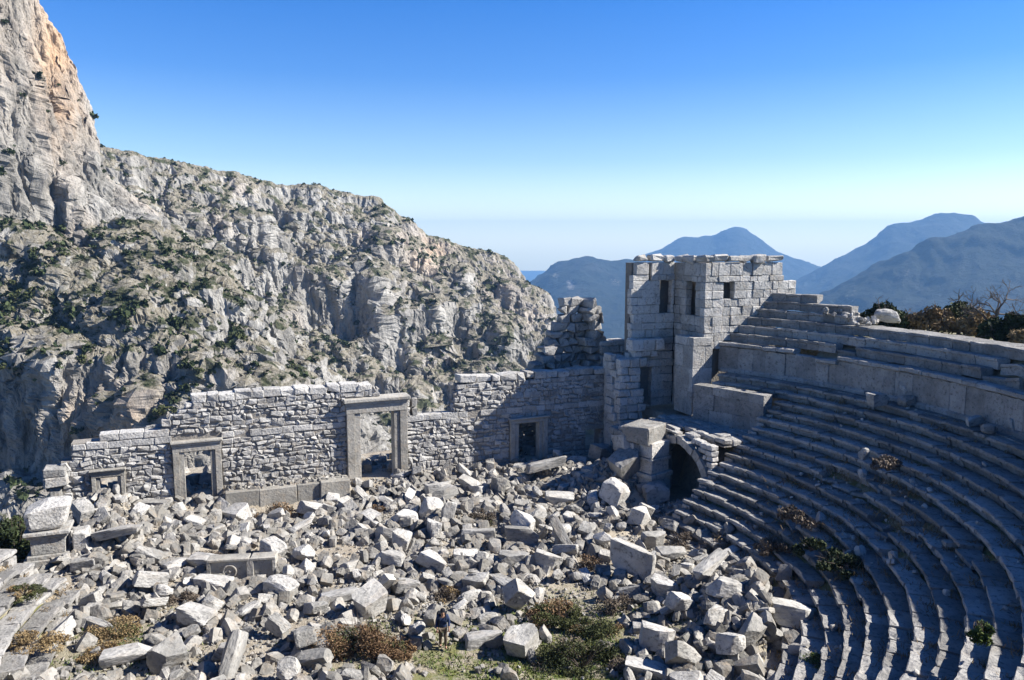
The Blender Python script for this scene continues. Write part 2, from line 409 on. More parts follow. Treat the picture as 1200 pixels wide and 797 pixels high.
# ------------------------------------------------------------------ planar masonry
class Plane:
    """ wall plane in theatre axes: s runs along it, d out of its face, z up """
    def __init__(s, u, v, ang, flip=1):
        s.o = np.array([u, v], float); s.e = np.array([math.cos(R(ang)), math.sin(R(ang))]); s.nrm = flip*np.array([s.e[1], -s.e[0]])
    def __call__(s, L):
        q = s.o + L[:, 0:1]*s.e + L[:, 1:2]*s.nrm
        p = C + q[:, 0:1]*RU + q[:, 1:2]*AV
        return np.concatenate([p, L[:, 2:3]], 1)
def warp_s(amp, lam):
    def f(L):
        Q = np.stack([L[:, 0]/lam, L[:, 2]/lam, 0*L[:, 0]+4.4], -1)
        L = L.copy(); L[:, 0] += amp*1.6*perlin(Q); L[:, 2] += amp*1.6*perlin(Q+31.7); return L
    return f
def masonry(mb, pl, s0, s1, courses, wr, solid, depth=.35, ch=.03, prot=.03, jit=.012, gap=.008, warp=None, tight=False):
    """ courses: list of (z0, z1); solid(s, z) says where there is wall """
    ss = np.arange(s0, s1+1e-6, .04)
    for z0, z1 in courses:
        ok = np.array([solid(s, (z0+z1)/2) and solid(s, z1-.04) and solid(s, z0+.03) for s in ss]); i = 0
        while i < len(ss):
            if not ok[i]: i += 1; continue
            j = i
            while j+1 < len(ss) and ok[j+1]: j += 1
            a, b = ss[i], ss[j]; i = j+1
            if b-a < .06: continue
            x = a
            while x < b-1e-3:
                w = random.uniform(*wr); w = b-x if b-x-w < wr[0]*.7 else w
                pr = random.gauss(0, prot); h = z1-z0
                zz0, zz1 = z0, z1
                if not tight: zz0 += random.uniform(-.03, .05)*h*2; zz1 += random.uniform(-.06, .03)*h*2
                c = [x+w/2, -depth/2+pr, (zz0+zz1)/2]; hf = np.array([w/2-gap, depth/2, (zz1-zz0)/2-gap])
                L = _cbv*hf - _cbv*_cbo*min(ch*random.uniform(.6, 1.3), hf.min()*.45)
                L = L + (rng.normal(size=(8, 3))*jit).repeat(3, 0) + rng.normal(size=(24, 3))*jit*.4 + c
                if warp: L = warp(L)
                mb.add(pl(L), [_q, _t]); x += w
def courses(z0, z1, hr, shrink=1.0):
    out = []; z = z0
    while z < z1-1e-3:
        h = random.uniform(*hr); h = z1-z if z1-z-h < hr[0]*.6 else h
        out.append((z, z+h)); z += h
    return out

# ------------------------------------------------------------------ stage wall
SV = 17.9
TOPS = [(-17.3, -12.9), (-16.7, -11.85), (-15.2, -11.5), (-13.3, -11.4), (-12.75, -11.1), (-12.1, -11.2), (-11.75, -10.85), (-11.2, -10.55), (-10.75, -10.2), (-10.35, -9.95), (-9.95, -9.45), (1.55, -9.5), (1.9, -10.45), (4.15, -10.45),
        (4.16, -11.95), (7.0, -11.95), (7.15, -11.2), (7.3, -10.6), (7.5, -9.95), (7.75, -9.5), (20.6, -9.45)]
def stage_top(u):
    z = -17.
    for a, t in TOPS:
        if u >= a: z = t
    return z
DOORS = [(-11.15, -8.3, -16.9, -12.35), (-.32, 3.85, -17.2, -10.45), (11.6, 14.58, -17., -12.78), (-15.72, -13.9, -17., -13.68), (17.83, 19.2, -15.75, -14.2)]
def stage_solid(u, z):
    if u < -17.3 or z > stage_top(u)+.02: return False
    return not any(a < u < b and z0 < z < z1 for a, b, z0, z1 in DOORS)
sw = empty('stage_wall', W(2, SV+.6, -16.6))
tag(sw, 'long broken stone wall with three standing doorways across the far side of the ruin', 'wall')
pl = Plane(0, SV, 0)
mb = MB(); wf = warp_s(.095, .6)
inf = courses(-16.9, -12.42, (.24, .42)) + courses(-11.93, -9.95, (.24, .42))
masonry(mb, pl, -17.3, 20.6, inf, (.22, .72), lambda u, z: stage_solid(u, z) and not (u < -11.3 and -12. < z < -11.47), .38, .055, .028, .035, .004, wf)
part('rubble_facing', mb, M['wall'], sw)
mb = MB(); masonry(mb, pl, -17.3, 20.6, [(-12.42, -11.95)], (.7, 1.35), stage_solid, .7, .03, .03, .015, .01)
masonry(mb, pl, -17.3, -11.3, [(-11.95, -11.47)], (.7, 1.4), stage_solid, .9, .03, .03, .015, .01)
part('string_course', mb, M['wall'], sw)
mb = MB()
masonry(mb, pl, -17.3, 20.6, [(-9.97, -9.44)], (.6, 1.25), lambda u, z: stage_solid(u, min(z, -9.52)) and (u > -10) and not 1.5 < u < 7.6, 1.15, .05, .05, .04, .014)
part('coping', mb, M['block'], sw)
mb = MB()       # core behind the facing, with its own rough top
edges = sorted(set([a for a, _ in TOPS]+[d[0] for d in DOORS]+[d[1] for d in DOORS]+[20.6]))
for a, b in zip(edges[:-1], edges[1:]):
    m_ = (a+b)/2; t = stage_top(m_)-.10; segs = [(-17.4, t)]
    for d in DOORS:
        if d[0] <= m_ <= d[1]: segs = [(-17.4, d[2]), (d[3], t)]
    if 1.9 <= m_ <= 4.15: segs = []
    for z0, z1 in segs:
        if z1-z0 < .15: continue
        tbox(mb, a+.002, b-.002, SV+.075, SV+1.15, z0, z1 - (.45 if z1 > -11.75 else 0), .01)
part('wall_core', mb, M['core'], sw)
mb = MB(); masonry(mb, Plane(0, SV+1.0, 0, -1), -17.3, 20.6, courses(-16.9, -9.95, (.3, .5)), (.4, .9), stage_solid, .25, .05, .04, .03, .015, wf)
masonry(mb, pl, 1.45, 2.0, [(-10.4, -10.1), (-10.1, -9.75)], (.25, .4), lambda u, z: True, .5, .05, .05, .04)
masonry(mb, pl, 4.25, 4.7, [(-11.9, -11.4), (-11.4, -10.75)], (.3, .4), lambda u, z: True, .5, .05, .05, .04)
part('rear_facing', mb, M['wall'], sw)
def doorframe(root, a, b, zt, zb, wj, hl, d0, dep, over, label):
    """ stone frame: lintel with cornice (the part), two jambs (its sub-parts) """
    mb = MB(); v0 = SV-d0
    tbox(mb, a-.02, b+.02, v0, v0+dep, zt-hl, zt-hl*.42, .02, .006)          # lintel, lower fascia
    tbox(mb, a-.06, b+.06, v0-.06, v0+dep, zt-hl*.42+.003, zt-hl*.22, .015, .006)
    tbox(mb, a-over, b+over, v0-.06-over*.9, v0+dep+.02, zt-hl*.22+.003, zt, .03, .012)
    tbox(mb, a+wj-.1, b-wj+.1, v0+.1, v0+dep-.05, zt-hl-.05, zt-hl-.002, .01)
    fr = part('door_frame', mb, M['frame'], root, plabel=label)
    for s in (0, 1):
        j = MB(); x0, x1 = (a, a+wj) if s == 0 else (b-wj, b); i0, i1 = (x0, x0+wj*.56) if s == 0 else (x1-wj*.56, x1)
        k0, k1 = (i1+.002, x1) if s == 0 else (x0, i0-.002)
        tbox(j, i0, i1, v0, v0+dep, zb, zt-hl-.003, .02, .006); tbox(j, k0, k1, v0+.09, v0+dep-.06, zb, zt-hl-.053, .02, .006)
        jo = link('jamb', j.mesh('jamb', np.array(root.location)), M['frame'], fr)
    return fr
doorframe(sw, -11.15, -8.3, -12.3, -16.75, .66, .72, .22, .85, .1, 'low doorway with thin grey frame at the left end of the wall')
doorframe(sw, -.32, 3.85, -10.42, -16.9, .93, 1.0, .32, 1.1, .2, 'tall grey doorway with heavy cornice in the middle of the wall')
doorframe(sw, 11.6, 14.58, -12.74, -16.6, .66, .42, .22, .85, .1, 'smaller doorway in the right part of the wall beside the shadow')
doorframe(sw, -15.72, -13.9, -13.64, -16.6, .42, .5, .2, .8, .1, 'buried doorway of which only lintel and jamb tops show')
mb = MB(); tbox(mb, 17.5, 19.5, SV-.06, SV+.6, -14.2, -13.85, .02, .01); part('lintel', mb, M['frame'], sw)

mb = MB(); masonry(mb, Plane(0, 20.6, 0), 9.5, 17.5, courses(-17., -12.8, (.3, .5)), (.4, .9), lambda u, z: z < -12.9-.25*abs(u-13), .6, .06, .05, .03, .012, wf)  # wall piece added behind the smaller doorway so its opening goes dark
part('added_door_backing', mb, M['wall'], sw)
# podium wall in front of the stage wall
pod = empty('podium_wall', W(-4.3, 16.4, -16.9)); tag(pod, 'low dressed stone podium wall with flat top left of the tall doorway', 'wall')
mb = MB(); masonry(mb, Plane(0, 16.2, 0), -8.2, -2.4, [(-16.95, -15.52)], (1.9, 2.9), lambda u, z: True, .6, .03, .015, .015, .004, tight=True)
masonry(mb, Plane(0, 16.0, 0), -2.38, -.45, [(-16.8, -15.44)], (1.9, 2.), lambda u, z: True, 1.1, .04, .0, .02, .004, tight=True)
part('wall_block', mb, M['frame'], pod)
mb = MB(); tbox(mb, -1.9, -.3, 15.4, 15.95, -17.0, -16.68, .03, .02); tbox(mb, -3., -.1, 15.0, 15.38, -17.1, -16.85, .03, .02); part('step', mb, M['frame'], pod)

# ------------------------------------------------------------------ tower
tw = empty('tower_ruin', W(26, 15, -12.3))
tag(tw, 'square roofless tower of pale cut stone with small windows beside the seat rows', 'tower')
def holes(hs, f=None): return lambda s, z: (f(s, z) if f else True) and not any(a < s < b and z0 < z < z1 for a, b, z0, z1 in hs)
CT = [-12.3, -11.7, -11.1, -10.5, -9.9, -9.3, -8.75, -8.15, -7.6, -7.05, -6.45, -5.95, -5.25, -4.6, -4.0, -3.4, -2.78, -2.35, -1.42]
cs = list(zip(CT[:-1], CT[1:]))
rag = {i: random.choice([0, .15, .35, -.1, .25]) for i in range(len(cs))}; rag[16] = .25; rag[17] = .55
def lf(s, z):
    i = next((i for i, (a, b) in enumerate(cs) if a <= z < b), len(cs)-1)
    return s > 20.35+rag[i] and not (i in (16, 17) and 22.0 < s < 22.2)
mb = MB(); masonry(mb, Plane(0, 16.0, 0), 20.2, 24.3, cs, (.55, 1.25), holes([(23.05, 24.0, -5.25, -2.78), (21.45, 22.4, -12.3, -9.62)], lf), .55, .035, .026, .014, .004, tight=True)
part('wing_wall', mb, M['ashlar'], tw)
mb = MB(); masonry(mb, Plane(24.3, 16.0, -90, 1), 0, 3.75, cs, (.6, 1.3), holes([(1.45, 2.6, -5.25, -2.78)]), .55, .035, .02, .014, .004, tight=True)
part('return_wall', mb, M['ashlar'], tw)
RE = {}
def rf(u, z):
    e = 31.15 if z > -1.95 else 31.3 if z > -2.4 else 31.75 if z > -2.78 else 32.5 if z > -3.5 else 32.6
    lo = -7.6+(u-24.3)*.55 - .9
    return u < e and z > lo
mb = MB(); masonry(mb, Plane(0, 12.2, 0), 24.3, 32.7, [c for c in cs if c[0] > -9.5], (.5, 1.15), holes([(25.95, 26.8, -3.98, -2.80)], rf), .55, .035, .024, .014, .004, tight=True)
part('side_wall', mb, M['ashlar'], tw)
mb = MB()
masonry(mb, Plane(0, 15.85, 0), 20.95, 24.2, [(-1.40, -.84)], (.6, 1.5), lambda s, z: not 21.8 < s < 22.1, .75, .10, .06, .05, .014)
masonry(mb, Plane(24.12, 16., -90, 1), 0.2, 3.85, [(-1.40, -.86)], (.7, 1.5), lambda s, z: True, .75, .10, .05, .05, .014)
masonry(mb, Plane(0, 12.02, 0), 24.9, 31.1, [(-1.40, -.85)], (.6, 1.7), lambda s, z: not 29.3 < s < 29.55, .75, .10, .06, .05, .014)
part('cornice', mb, M['ashlar'], tw)
mb = MB()
tbox(mb, 20.75, 22.9, 16.45, 17.3, -12.3, -1.45); tbox(mb, 20.6, 22.0, 16.42, 16.449, -6.4, -5.5)
tbox(mb, 24.75, 31.4, 16.6, 17.4, -12.3, -1.5)                     # back wall
tbox(mb, 30.4, 31.1, 12.8, 16.58, -9., -1.6)
tbox(mb, 25.3, 31.2, 13.3, 16.55, -12.3, -2.2); tbox(mb, 24.86, 31.2, 12.76, 16.56, -12.3, -5.6)                    # added solid fill that keeps the windows dark, then inner floor fill
tbox(mb, 22.91, 24.74, 17.0, 17.4, -12.3, -1.5)
tbox(mb, 22.91, 24.28, 16.56, 16.98, -12.3, -5.3)
part('core_and_added_fill', mb, M['core'], tw)
mb = MB()      # pier at the foot of the corner
masonry(mb, Plane(0, 11.95, 0), 23.25, 24.95, [(-12.3, -10.6), (-10.6, -8.9), (-8.9, -7.3), (-7.3, -6.68)], (.8, 1.7), lambda s, z: True, .6, .03, .012, .01, .004, tight=True)
masonry(mb, Plane(23.25, 14.2, -90, 1), 0., 2.22, [(-12.3, -10.6), (-10.6, -8.9), (-8.9, -7.3), (-7.3, -6.68)], (1., 2.2), lambda s, z: True, .6, .03, .012, .01, .004, tight=True)
tbox(mb, 23.9, 24.9, 12.6, 14.1, -12.3, -6.75)
part('corner_pier', mb, M['ashlar'], tw)
mb = MB()      # broken stub of the cross wall, stepping down on the left
for z0, z1, u1, u0 in ((-13.6, -13.05, 21.6, 19.3), (-13.05, -12.5, 21.3, 19.3), (-12.5, -11.9, 21.55, 19.25), (-11.9, -11.3, 21.4, 19.3), (-11.3, -10.75, 21.35, 19.2), (-10.75, -10.2, 20.95, 19.25), (-10.2, -9.65, 21.0, 19.4), (-9.65, -9.1, 20.95, 19.3), (-9.1, -8.45, 21.6, 19.25), (-8.45, -7.95, 22.6, 20.6), (-7.95, -7.05, 23.0, 20.2)):
    masonry(mb, Plane(0, 15.25+random.uniform(-.05, .1), 0), u0, u1, [(z0, z1)], (.5, 1.1), lambda s, z: True, .8, .06, .04, .03, .012, tight=True)
tbox(mb, 19.4, 20.9, 15.9, 18.2, -17, -8.6, .05, .03)
tbox(mb, 19.3, 20.8, 15.3, 17.6, -17, -13.65, .05, .03)
for k in range(9): cbox(mb, W(19.25+rng.uniform(-.05, .2), 16.2+.3*(k % 3), -12.9+k*.55), [.25, .5, .27], AXT, .05, .03)
part('broken_cross_wall', mb, M['ashlar'], tw)

# ------------------------------------------------------------------ parodos vault
pv = empty('parodos_vault', W(22, 8, -16.9)); tag(pv, 'stone archway with dark vaulted passage below the tower', 'arch')
VC, VZ, RI, RO = 7.8, -16.1, 3.05, 3.6; mb = MB()
n = 17; cuts = np.linspace(-6, 186, n+1)
for i in range(n):
    a, b = R(cuts[i]+.25), R(cuts[i+1]-.25); pr = rng.normal()*.03; ro = RO+rng.uniform(-.06, .12); V = []
    for uu in (19.42+pr, 20.4):
        for (rad, t) in ((RI, a), (ro, a), (ro, b), (RI, b)): V.append(W(uu, VC+rad*math.cos(t), VZ+rad*math.sin(t)) + rng.normal(size=3)*.015)
    mb.add(V, [np.array([[0, 1, 2, 3], [7, 6, 5, 4], [1, 5, 6, 2], [0, 3, 7, 4], [0, 4, 5, 1], [3, 2, 6, 7]])])
part('arch_ring', mb, M['ashlar'], pv)
mb = MB(); tt = np.linspace(R(-14), R(194), 30); uu = np.array([20.4, 23, 26, 29.5]); V = []
for u_ in uu:
    for t in tt: V.append(W(u_, VC+(RI+.02)*math.cos(t), VZ+(RI+.02)*math.sin(t)))
m_ = len(tt); mb.add(V, [np.array([[i*m_+k, i*m_+k+1, (i+1)*m_+k+1, (i+1)*m_+k] for i in range(3) for k in range(m_-1)]), np.array([[3*m_+k for k in range(m_)]])], .3)
part('barrel', mb, M['core'], pv)
def spd(v, z): return math.hypot(v-VC, z-VZ) > RO+.02 and z < -12.35
for a_, b_ in ((4.45, VC), (VC, 12.4)):
    mb = MB(); masonry(mb, Plane(19.55, 0, 90, -1), a_, b_, courses(-16.9, -12.35, (.3, .45)), (.4, .8), spd, .5, .04, .03, .02, .01); part('spandrel', mb, M['ashlar'], pv)
mb = MB(); masonry(mb, Plane(18.5, 0, 90, -1), 10.0, 15.4, courses(-16.9, -12.7, (.4, .6)), (.6, 1.2), lambda v, z: z < -12.75-.12*abs(v-12), .6, .05, .04, .03, .01)
tbox(mb, 18.9, 20.6, 10.2, 15.3, -17, -13.3, .03)
part('flank_wall', mb, M['ashlar'], pv)
mb = MB()
for i in range(8):
    for j in range(7):
        if i == 0 and random.random() < .35: continue
        z = -12.2+rng.normal()*.04; tbox(mb, 19.75+i*.72+rng.uniform(0, .1), 19.75+i*.72+.7, 4.5+j*1.1+rng.uniform(0, .1), 4.5+j*1.1+1.05, z-.32, z, .06, .04)
part('deck_paving', mb, M['seat'], pv)
mb = MB(); tbox(mb, 20.6, 29.5, 4.6, 12., -12.6, -12.52, .01); tbox(mb, 20.2, 30, 11.4, 12.3, -17.2, -12.6, .01)
part('vault_core', mb, M['core'], pv)

# ------------------------------------------------------------------ chipped blocks
def grid_cube(n):
    idx = {}; V = []; Fq = []
    def gv(p):
        k = tuple(p)
        if k not in idx: idx[k] = len(V); V.append(p)
        return idx[k]
    for ax in range(3):
        o1, o2 = [k for k in range(3) if k != ax]
        for sg in (0, n):
            for i in range(n):
                for j in range(n):
                    q = []
                    for (a, b) in ((i, j), (i+1, j), (i+1, j+1), (i, j+1)):
                        p = [0, 0, 0]; p[ax] = sg; p[o1] = a; p[o2] = b; q.append(gv(p))
                    Fq.append(q if (sg == n) != (ax == 1) else q[::-1])
    return np.array(V, float)/n*2-1, np.array(Fq)
GC7 = grid_cube(8); GC3 = grid_cube(3); GC2 = grid_cube(2)
def chip(gc, ncut, rnd, amp, seed, cut=(.78, 1.12)):
    g = np.random.default_rng(seed); V, Q = gc; P = V.copy()
    L = (np.abs(P)**(1/rnd)).sum(1)**rnd; P = P/L[:, None]*1.0          # superellipsoid
    P[:, 0] += g.normal()*.06*P[:, 2]; P[:, 1] += g.normal()*.06*P[:, 2]; P *= 1+.07*g.normal(size=3)*np.roll(P, 1, 1)[:, :3]
    for _ in range(ncut):
        n = g.normal(size=3); n /= np.linalg.norm(n); d = np.abs(n).sum()*g.uniform(*cut)*.72
        s = P @ n - d; P = P - np.clip(s, 0, None)[:, None]*n
    P = P + fbm(P*1.6+seed*3.7, 3)[:, None]*P*amp + fbm(P*4+seed*7.7, 2)[:, None]*P*amp*.5
    return P, Q
BLK = []
for i in range(16):
    P, Q = chip(GC7, 4 if i % 2 else 7, .04 if i < 11 else .09, .035, 100+i, (.66, 1.04))
    mb = MB(); mb.add(P*.5, [Q], .5); me = mb.mesh('fallen_block'); me.materials.append(M['block']); BLK.append(me)
BND = []
for i in range(8):
    P, Q = chip(GC7, 9, .36, .16, 300+i, (.6, .95))
    mb = MB(); mb.add(P*.5, [Q], .5); me = mb.mesh('boulder'); me.materials.append(M['block']); BND.append(me)
placed = []      # (X, Y, radius)
def put_block(p, dims, yaw, tilt=(0, 0), label=None, group=None, mesh=None, name='fallen_block', cat='stone block', lift=0., sink=.12):
    o = bpy.data.objects.new(name, mesh or random.choice(BLK)); COL.objects.link(o)
    L, Wd, H = dims; o.scale = (L, Wd, H)
    o.rotation_euler = Euler((R(tilt[0]), R(tilt[1]), R(yaw)), 'XYZ')
    Rm = np.array(o.rotation_euler.to_matrix()); zext = np.abs(Rm[2]) @ (np.array(dims)/2)
    g = float(ground_h(np.array([p[0]]), np.array([p[1]]))[0])
    o.location = (float(p[0]), float(p[1]), g + float(zext)*.86 - sink*H + lift)
    tag(o, label, cat, group); placed.append((p[0], p[1], .5*math.hypot(L, Wd))); return o
def P_at(x, y): return on_ground(x, y)
def nb(x, y, dims, yaw, tilt, label, lift=0., sink=.12, mesh=None, name='fallen_block', cat='stone block', group=None):
    return put_block(P_at(x, y), dims, yaw, tilt, label, group, mesh, name, cat, lift, sink)
NBL = [
 (640, 560, (3.3, 1.2, .75), 14, (-14, -10), 'long grey slab propped on rubble below the smaller right doorway', .55),
 (655, 590, (2.1, .9, .8), 2, (3, 2), 'squared grey beam lying level below the propped long slab', .1),
 (612, 638, (2.1, 1.0, 1.1), 6, (-8, 5), 'thick grey block with dark front in the middle of the rubble', .1),
 (656, 640, (.75, .6, 2.2), 20, (-38, -20), 'narrow pale slab standing askew near the middle of the rubble', .1),
 (604, 662, (2.0, 1.2, .9), -4, (4, 0), 'rounded pale boulder beside its twin above the green bushes', 0.),
 (642, 664, (1.7, 1.0, .85), -8, (-6, 10), 'pale boulder to the right of its rounded twin above the green bushes', 0.),
 (741, 678, (2.7, .8, 2.0), -38, (0, 8), 'big dark slab standing upright at the edge of the seat shadow', .25),
 (788, 656, (1.9, 1.2, .6), 10, (5, -5), 'flat broken slab behind the big dark upright slab', .2),
 (832, 682, (2.6, .7, .6), 42, (-10, -14), 'long narrow beam slanting upwards on the right hand heap', .5),
 (850, 664, (2.0, .6, .5), 34, (8, -10), 'slim beam lying just behind the long slanting beam', .4),
 (926, 738, (2.0, 1.6, 1.2), -10, (-8, 8), 'biggest pale boulder at the foot of the seat rows', .2),
 (770, 760, (1.6, 1.2, 1.1), -6, (-6, 4), 'block with bright flat top and dark front below the right heap', .15),
 (760, 792, (1.9, .8, .5), -14, (6, 4), 'flat split slab at the lower edge right of the brown green bush', .05),
 (880, 756, (1.7, .9, .8), 48, (12, -10), 'oblong pale block tilted on the lower right heap', .35),
 (860, 770, (1.4, 1.1, .9), 40, (-16, 12), 'chunky block under the oblong one on the lower right heap', .2),
 (905, 765, (1.5, 1.2, 1.0), 20, (10, 18), 'tilted block between the biggest boulder and the lower edge', .2),
 (838, 735, (1.8, .8, .7), 52, (-14, 10), 'oblong pale block in the middle of the right heap', .3),
 (800, 720, (1.7, .9, .8), 38, (10, 16), 'block half in shade on the left flank of the right heap', .2),
 (778, 700, (1.5, 1.0, .9), -30, (14, 8), 'pale wedge shaped block near the dark upright slab', .1),
 (140, 640, (2.5, 1.9, .55), 18, (-14, -8), 'large flat slab tilted on stones in the left rubble', .45),
 (182, 600, (2.0, .7, 1.0), 2, (0, 0), 'low dressed block standing square below the buried doorway', 0.),
 (246, 668, (2.6, 1.1, .7), -14, (4, -6), 'long pale slab to the left of the carved blocks', .25),
 (252, 690, (2.0, 1.0, .8), -4, (-4, 2), 'pale block lying under the long slab beside the carved blocks', 0.),
 (178, 690, (1.7, 1.0, .8), 30, (-10, 16), 'grey wedge shaped block below the large flat slab at left', .1),
 (232, 735, (1.7, 1.2, 1.0), -16, (-6, 6), 'cubic block with bright top and dark left side in the lower left rubble', .1),
 (275, 788, (.9, .7, 2.0), 26, (-30, 30), 'pale slab leaning at the lower edge left of the rust brown bush', .1),
 (150, 775, (2.3, .9, .55), 12, (4, -8), 'flat grey beam lying near the lower left seats', .05),
 (195, 780, (1.6, 1.4, 1.1), 40, (10, -10), 'rounded white boulder in the lower left rubble', .1),
 (118, 738, (1.9, .5, .45), -24, (0, 4), 'slim white beam in the grass near the left seat rows', .0),
 (365, 603, (2.0, 1.2, .8), -12, (-10, 6), 'pale rounded slab in front of the podium wall end', .1),
 (278, 612, (1.6, 1.3, 1.1), -36, (8, -14), 'dark faced block below the left doorway', .1),
 (520, 590, (2.0, 1.0, .9), 44, (-18, -12), 'oblong pale block pointing up below the tall doorway', .25),
 (524, 612, (1.0, .9, 1.5), 12, (-14, 16), 'upright pale block in front of the oblong one below the tall doorway', .1),
 (474, 612, (1.9, 1.1, .8), 6, (6, 4), 'grey boulder to the left of the upright pale block', .0),
 (458, 662, (1.9, 1.0, .8), -18, (-8, 6), 'rounded grey beam lying across the middle of the floor', .05),
 (470, 645, (1.1, .8, 1.3), -12, (-12, 8), 'pale block standing behind the rounded grey beam', .1),
 (508, 668, (1.9, .9, .8), -34, (-10, 12), 'dark sided beam to the right of the rounded grey beam', .05),
 (478, 695, (1.3, 1.0, .7), 6, (-10, 6), 'flat topped bright block above the walker', .05),
 (330, 696, (1.8, 1.0, .8), -30, (8, 8), 'grey oblong block above the rust brown bush', .05),
 (352, 625, (.6, 1.6, .5), -40, (14, 8), 'slim grey plank shaped stone behind the white boulders', .1),
 (405, 705, (2.6, 1.0, .5), 16, (-6, -6), 'long white slab touching the top of the rust brown bush', .1),
 (545, 655, (1.5, .7, .6), 4, (2, 2), 'low block sunk in rubble right of the middle', .0),
 (560, 630, (2.3, .9, .9), 3, (0, 0), 'dressed block with dark front partly buried in mid rubble', -.1),
]
for x, y, d, yaw, tl, lab, lift in NBL: nb(x, y, tuple(.86*q for q in d), yaw, tl, lab, lift*.8)
def nbc(x, y, z, dims, yaw, tilt, label):
    o = put_block(atz(x, y, z), dims, yaw, tilt, label, None, BLK[random.choice((0, 2, 4, 1))]); o.location.z = z
nbc(733, 549, -14.9, (1.9, 1.5, 2.9), 30, (26, -26), 'tall pale block leaning to the left at the foot of the archway')
nbc(741, 525, -13.7, (2.6, 1.7, 1.3), 24, (-10, 16), 'large block lying on top of others against the arch pier')
nbc(705, 531, -15.2, (1.5, 1.3, 1.2), 38, (8, 8), 'shaded cubic block under the right end of the stage wall')
nbc(722, 577, -15.6, (1.5, 1.4, 1.4), 52, (20, 14), 'bright cubic block with one sunlit face below the leaning block')
nbc(768, 577, -16.0, (1.6, 1.2, 1.2), 8, (4, -2), 'squat block in shade in front of the arch mouth')
nbc(750, 606, -16.0, (1.5, .9, 1.1), 60, (14, 10), 'upright shaded block between the arch mouth and the rubble')
for x, y, d, yaw, lab, lift in ((1028, 474, (1.0, .7, .75), 20, 'rough stone at the left of the trio lying on the shaded walkway', .0), (1062, 476, (.95, .8, .7), -10, 'lower stone of the pile on the shaded walkway', .0), (1062, 460, (1.1, .8, .55), 8, 'stone lying on top of the pile on the shaded walkway', .0),
                       (1080, 470, (.6, .7, .8), 30, 'white stone with one sunlit end beside the walkway pile', 0.), (1012, 538, (.5, .45, .7), 12, 'small upright stone with sunlit top standing among the shaded rows', 0), (1188, 508, (1.3, .9, 1.0), 40, 'big tilted stone with sunlit face at the right edge on the walkway', 0),
                       (1160, 508, (.8, .6, .5), -20, 'stone lying next to the big tilted stone on the walkway', 0), (1140, 500, (1.1, .7, .6), 12, 'dull stone lying half way along the shaded walkway', 0.), (1040, 378, (1.9, 1.0, 1.0), -6, 'large pale boulder perched on the rim in front of the dark bush', 0)):
    z = {1040: -5.35, 1012: -11.3}.get(x, -9.25)
    p = atz(x, y, z if lab.find('top of') < 0 else z+.6); o = put_block(p, d, yaw, (rng.uniform(-14, 14), rng.uniform(-14, 14)), lab, None, random.choice(BND if x != 1028 else BLK), 'boulder', 'stone')
    o.location.z = (z if lab.find('top of') < 0 else z+.62) + d[2]*.42
# carved parapet blocks
cb = empty('carved_block', P_at(287, 676)); tag(cb, 'pair of carved grey parapet stones with round shields in the left rubble', 'carved block'); cb.rotation_euler.z = R(8)
def carved(root):
    mb = MB()
    for x, w in ((-.72, 2.0), (.98, 1.25)): cbox(mb, [x, 0, .5], [w/2, .35, .62], AX0, .03, .01)
    o = link('slab', mb.mesh('slab'), M['frame'], root)
    mb = MB()
    for x in (-1.65, .28, .42, 1.52): cbox(mb, [x, -.37, .5], [.09, .05, .6], AX0, .02, .005)
    cbox(mb, [-.7, -.37, 1.06], [1.0, .06, .06], AX0, .02, .005); cbox(mb, [.97, -.37, 1.06], [.62, .06, .06], AX0, .02, .005)
    link('pilaster', mb.mesh('pilaster'), M['frame'], root)
    mb = MB(); V = []; k = 24
    for rr, y in ((.36, -.352), (.36, -.40), (.27, -.42), (.25, -.375), (.1, -.39), (.0, -.43)):
        for i in range(k): V.append([-.65+rr*math.cos(2*math.pi*i/k), y, .48+rr*math.sin(2*math.pi*i/k)])
    mb.add(V, [np.array([[j*k+i, j*k+(i+1) % k, (j+1)*k+(i+1) % k, (j+1)*k+i] for j in range(5) for i in range(k)])], .5)
    link('shield', mb.mesh('shield', smooth=True), M['frame'], root)
carved(cb); placed.append((cb.location.x, cb.location.y, 1.5))
# pedestal at the left end of the seats
pd = empty('pedestal', W(-16.9, 10.9, -16.3)); tag(pd, 'moulded stone pedestal carrying a big hollowed block at the left end of the seats', 'pedestal')
mb = MB()
for (h0, h1, e) in ((-.6, .25, 1.15), (.25, .45, 1.0), (.45, 1.35, .82), (1.35, 1.5, .98), (1.5, 1.68, 1.1)): tbox(mb, -16.9-e, -16.9+e*.9, 10.9-e*.8, 10.9+e*.8, -16.3+h0+.002, -16.3+h1, .03, .012)
part('base', mb, M['ashlar'], pd)
mb = MB(); P, Q = chip(GC7, 4, .12, .06, 77); P = P*np.array([.95, .75, .72])
P = P @ np.array(Matrix.Rotation(R(-20), 3, 'Z')); mb.add(P + W(-16.95, 10.9, -16.3+2.4), [Q], .7); part('hollowed_block', mb, M['block'], pd)
mb = MB(); tbox(mb, -15.9, -15.1, 10.2, 11.4, -16.7, -14.9, .06, .05); tbox(mb, -15.0, -14.6, 10.6, 11.3, -16.7, -15.5, .06, .05); part('side_slab', mb, M['block'], pd)
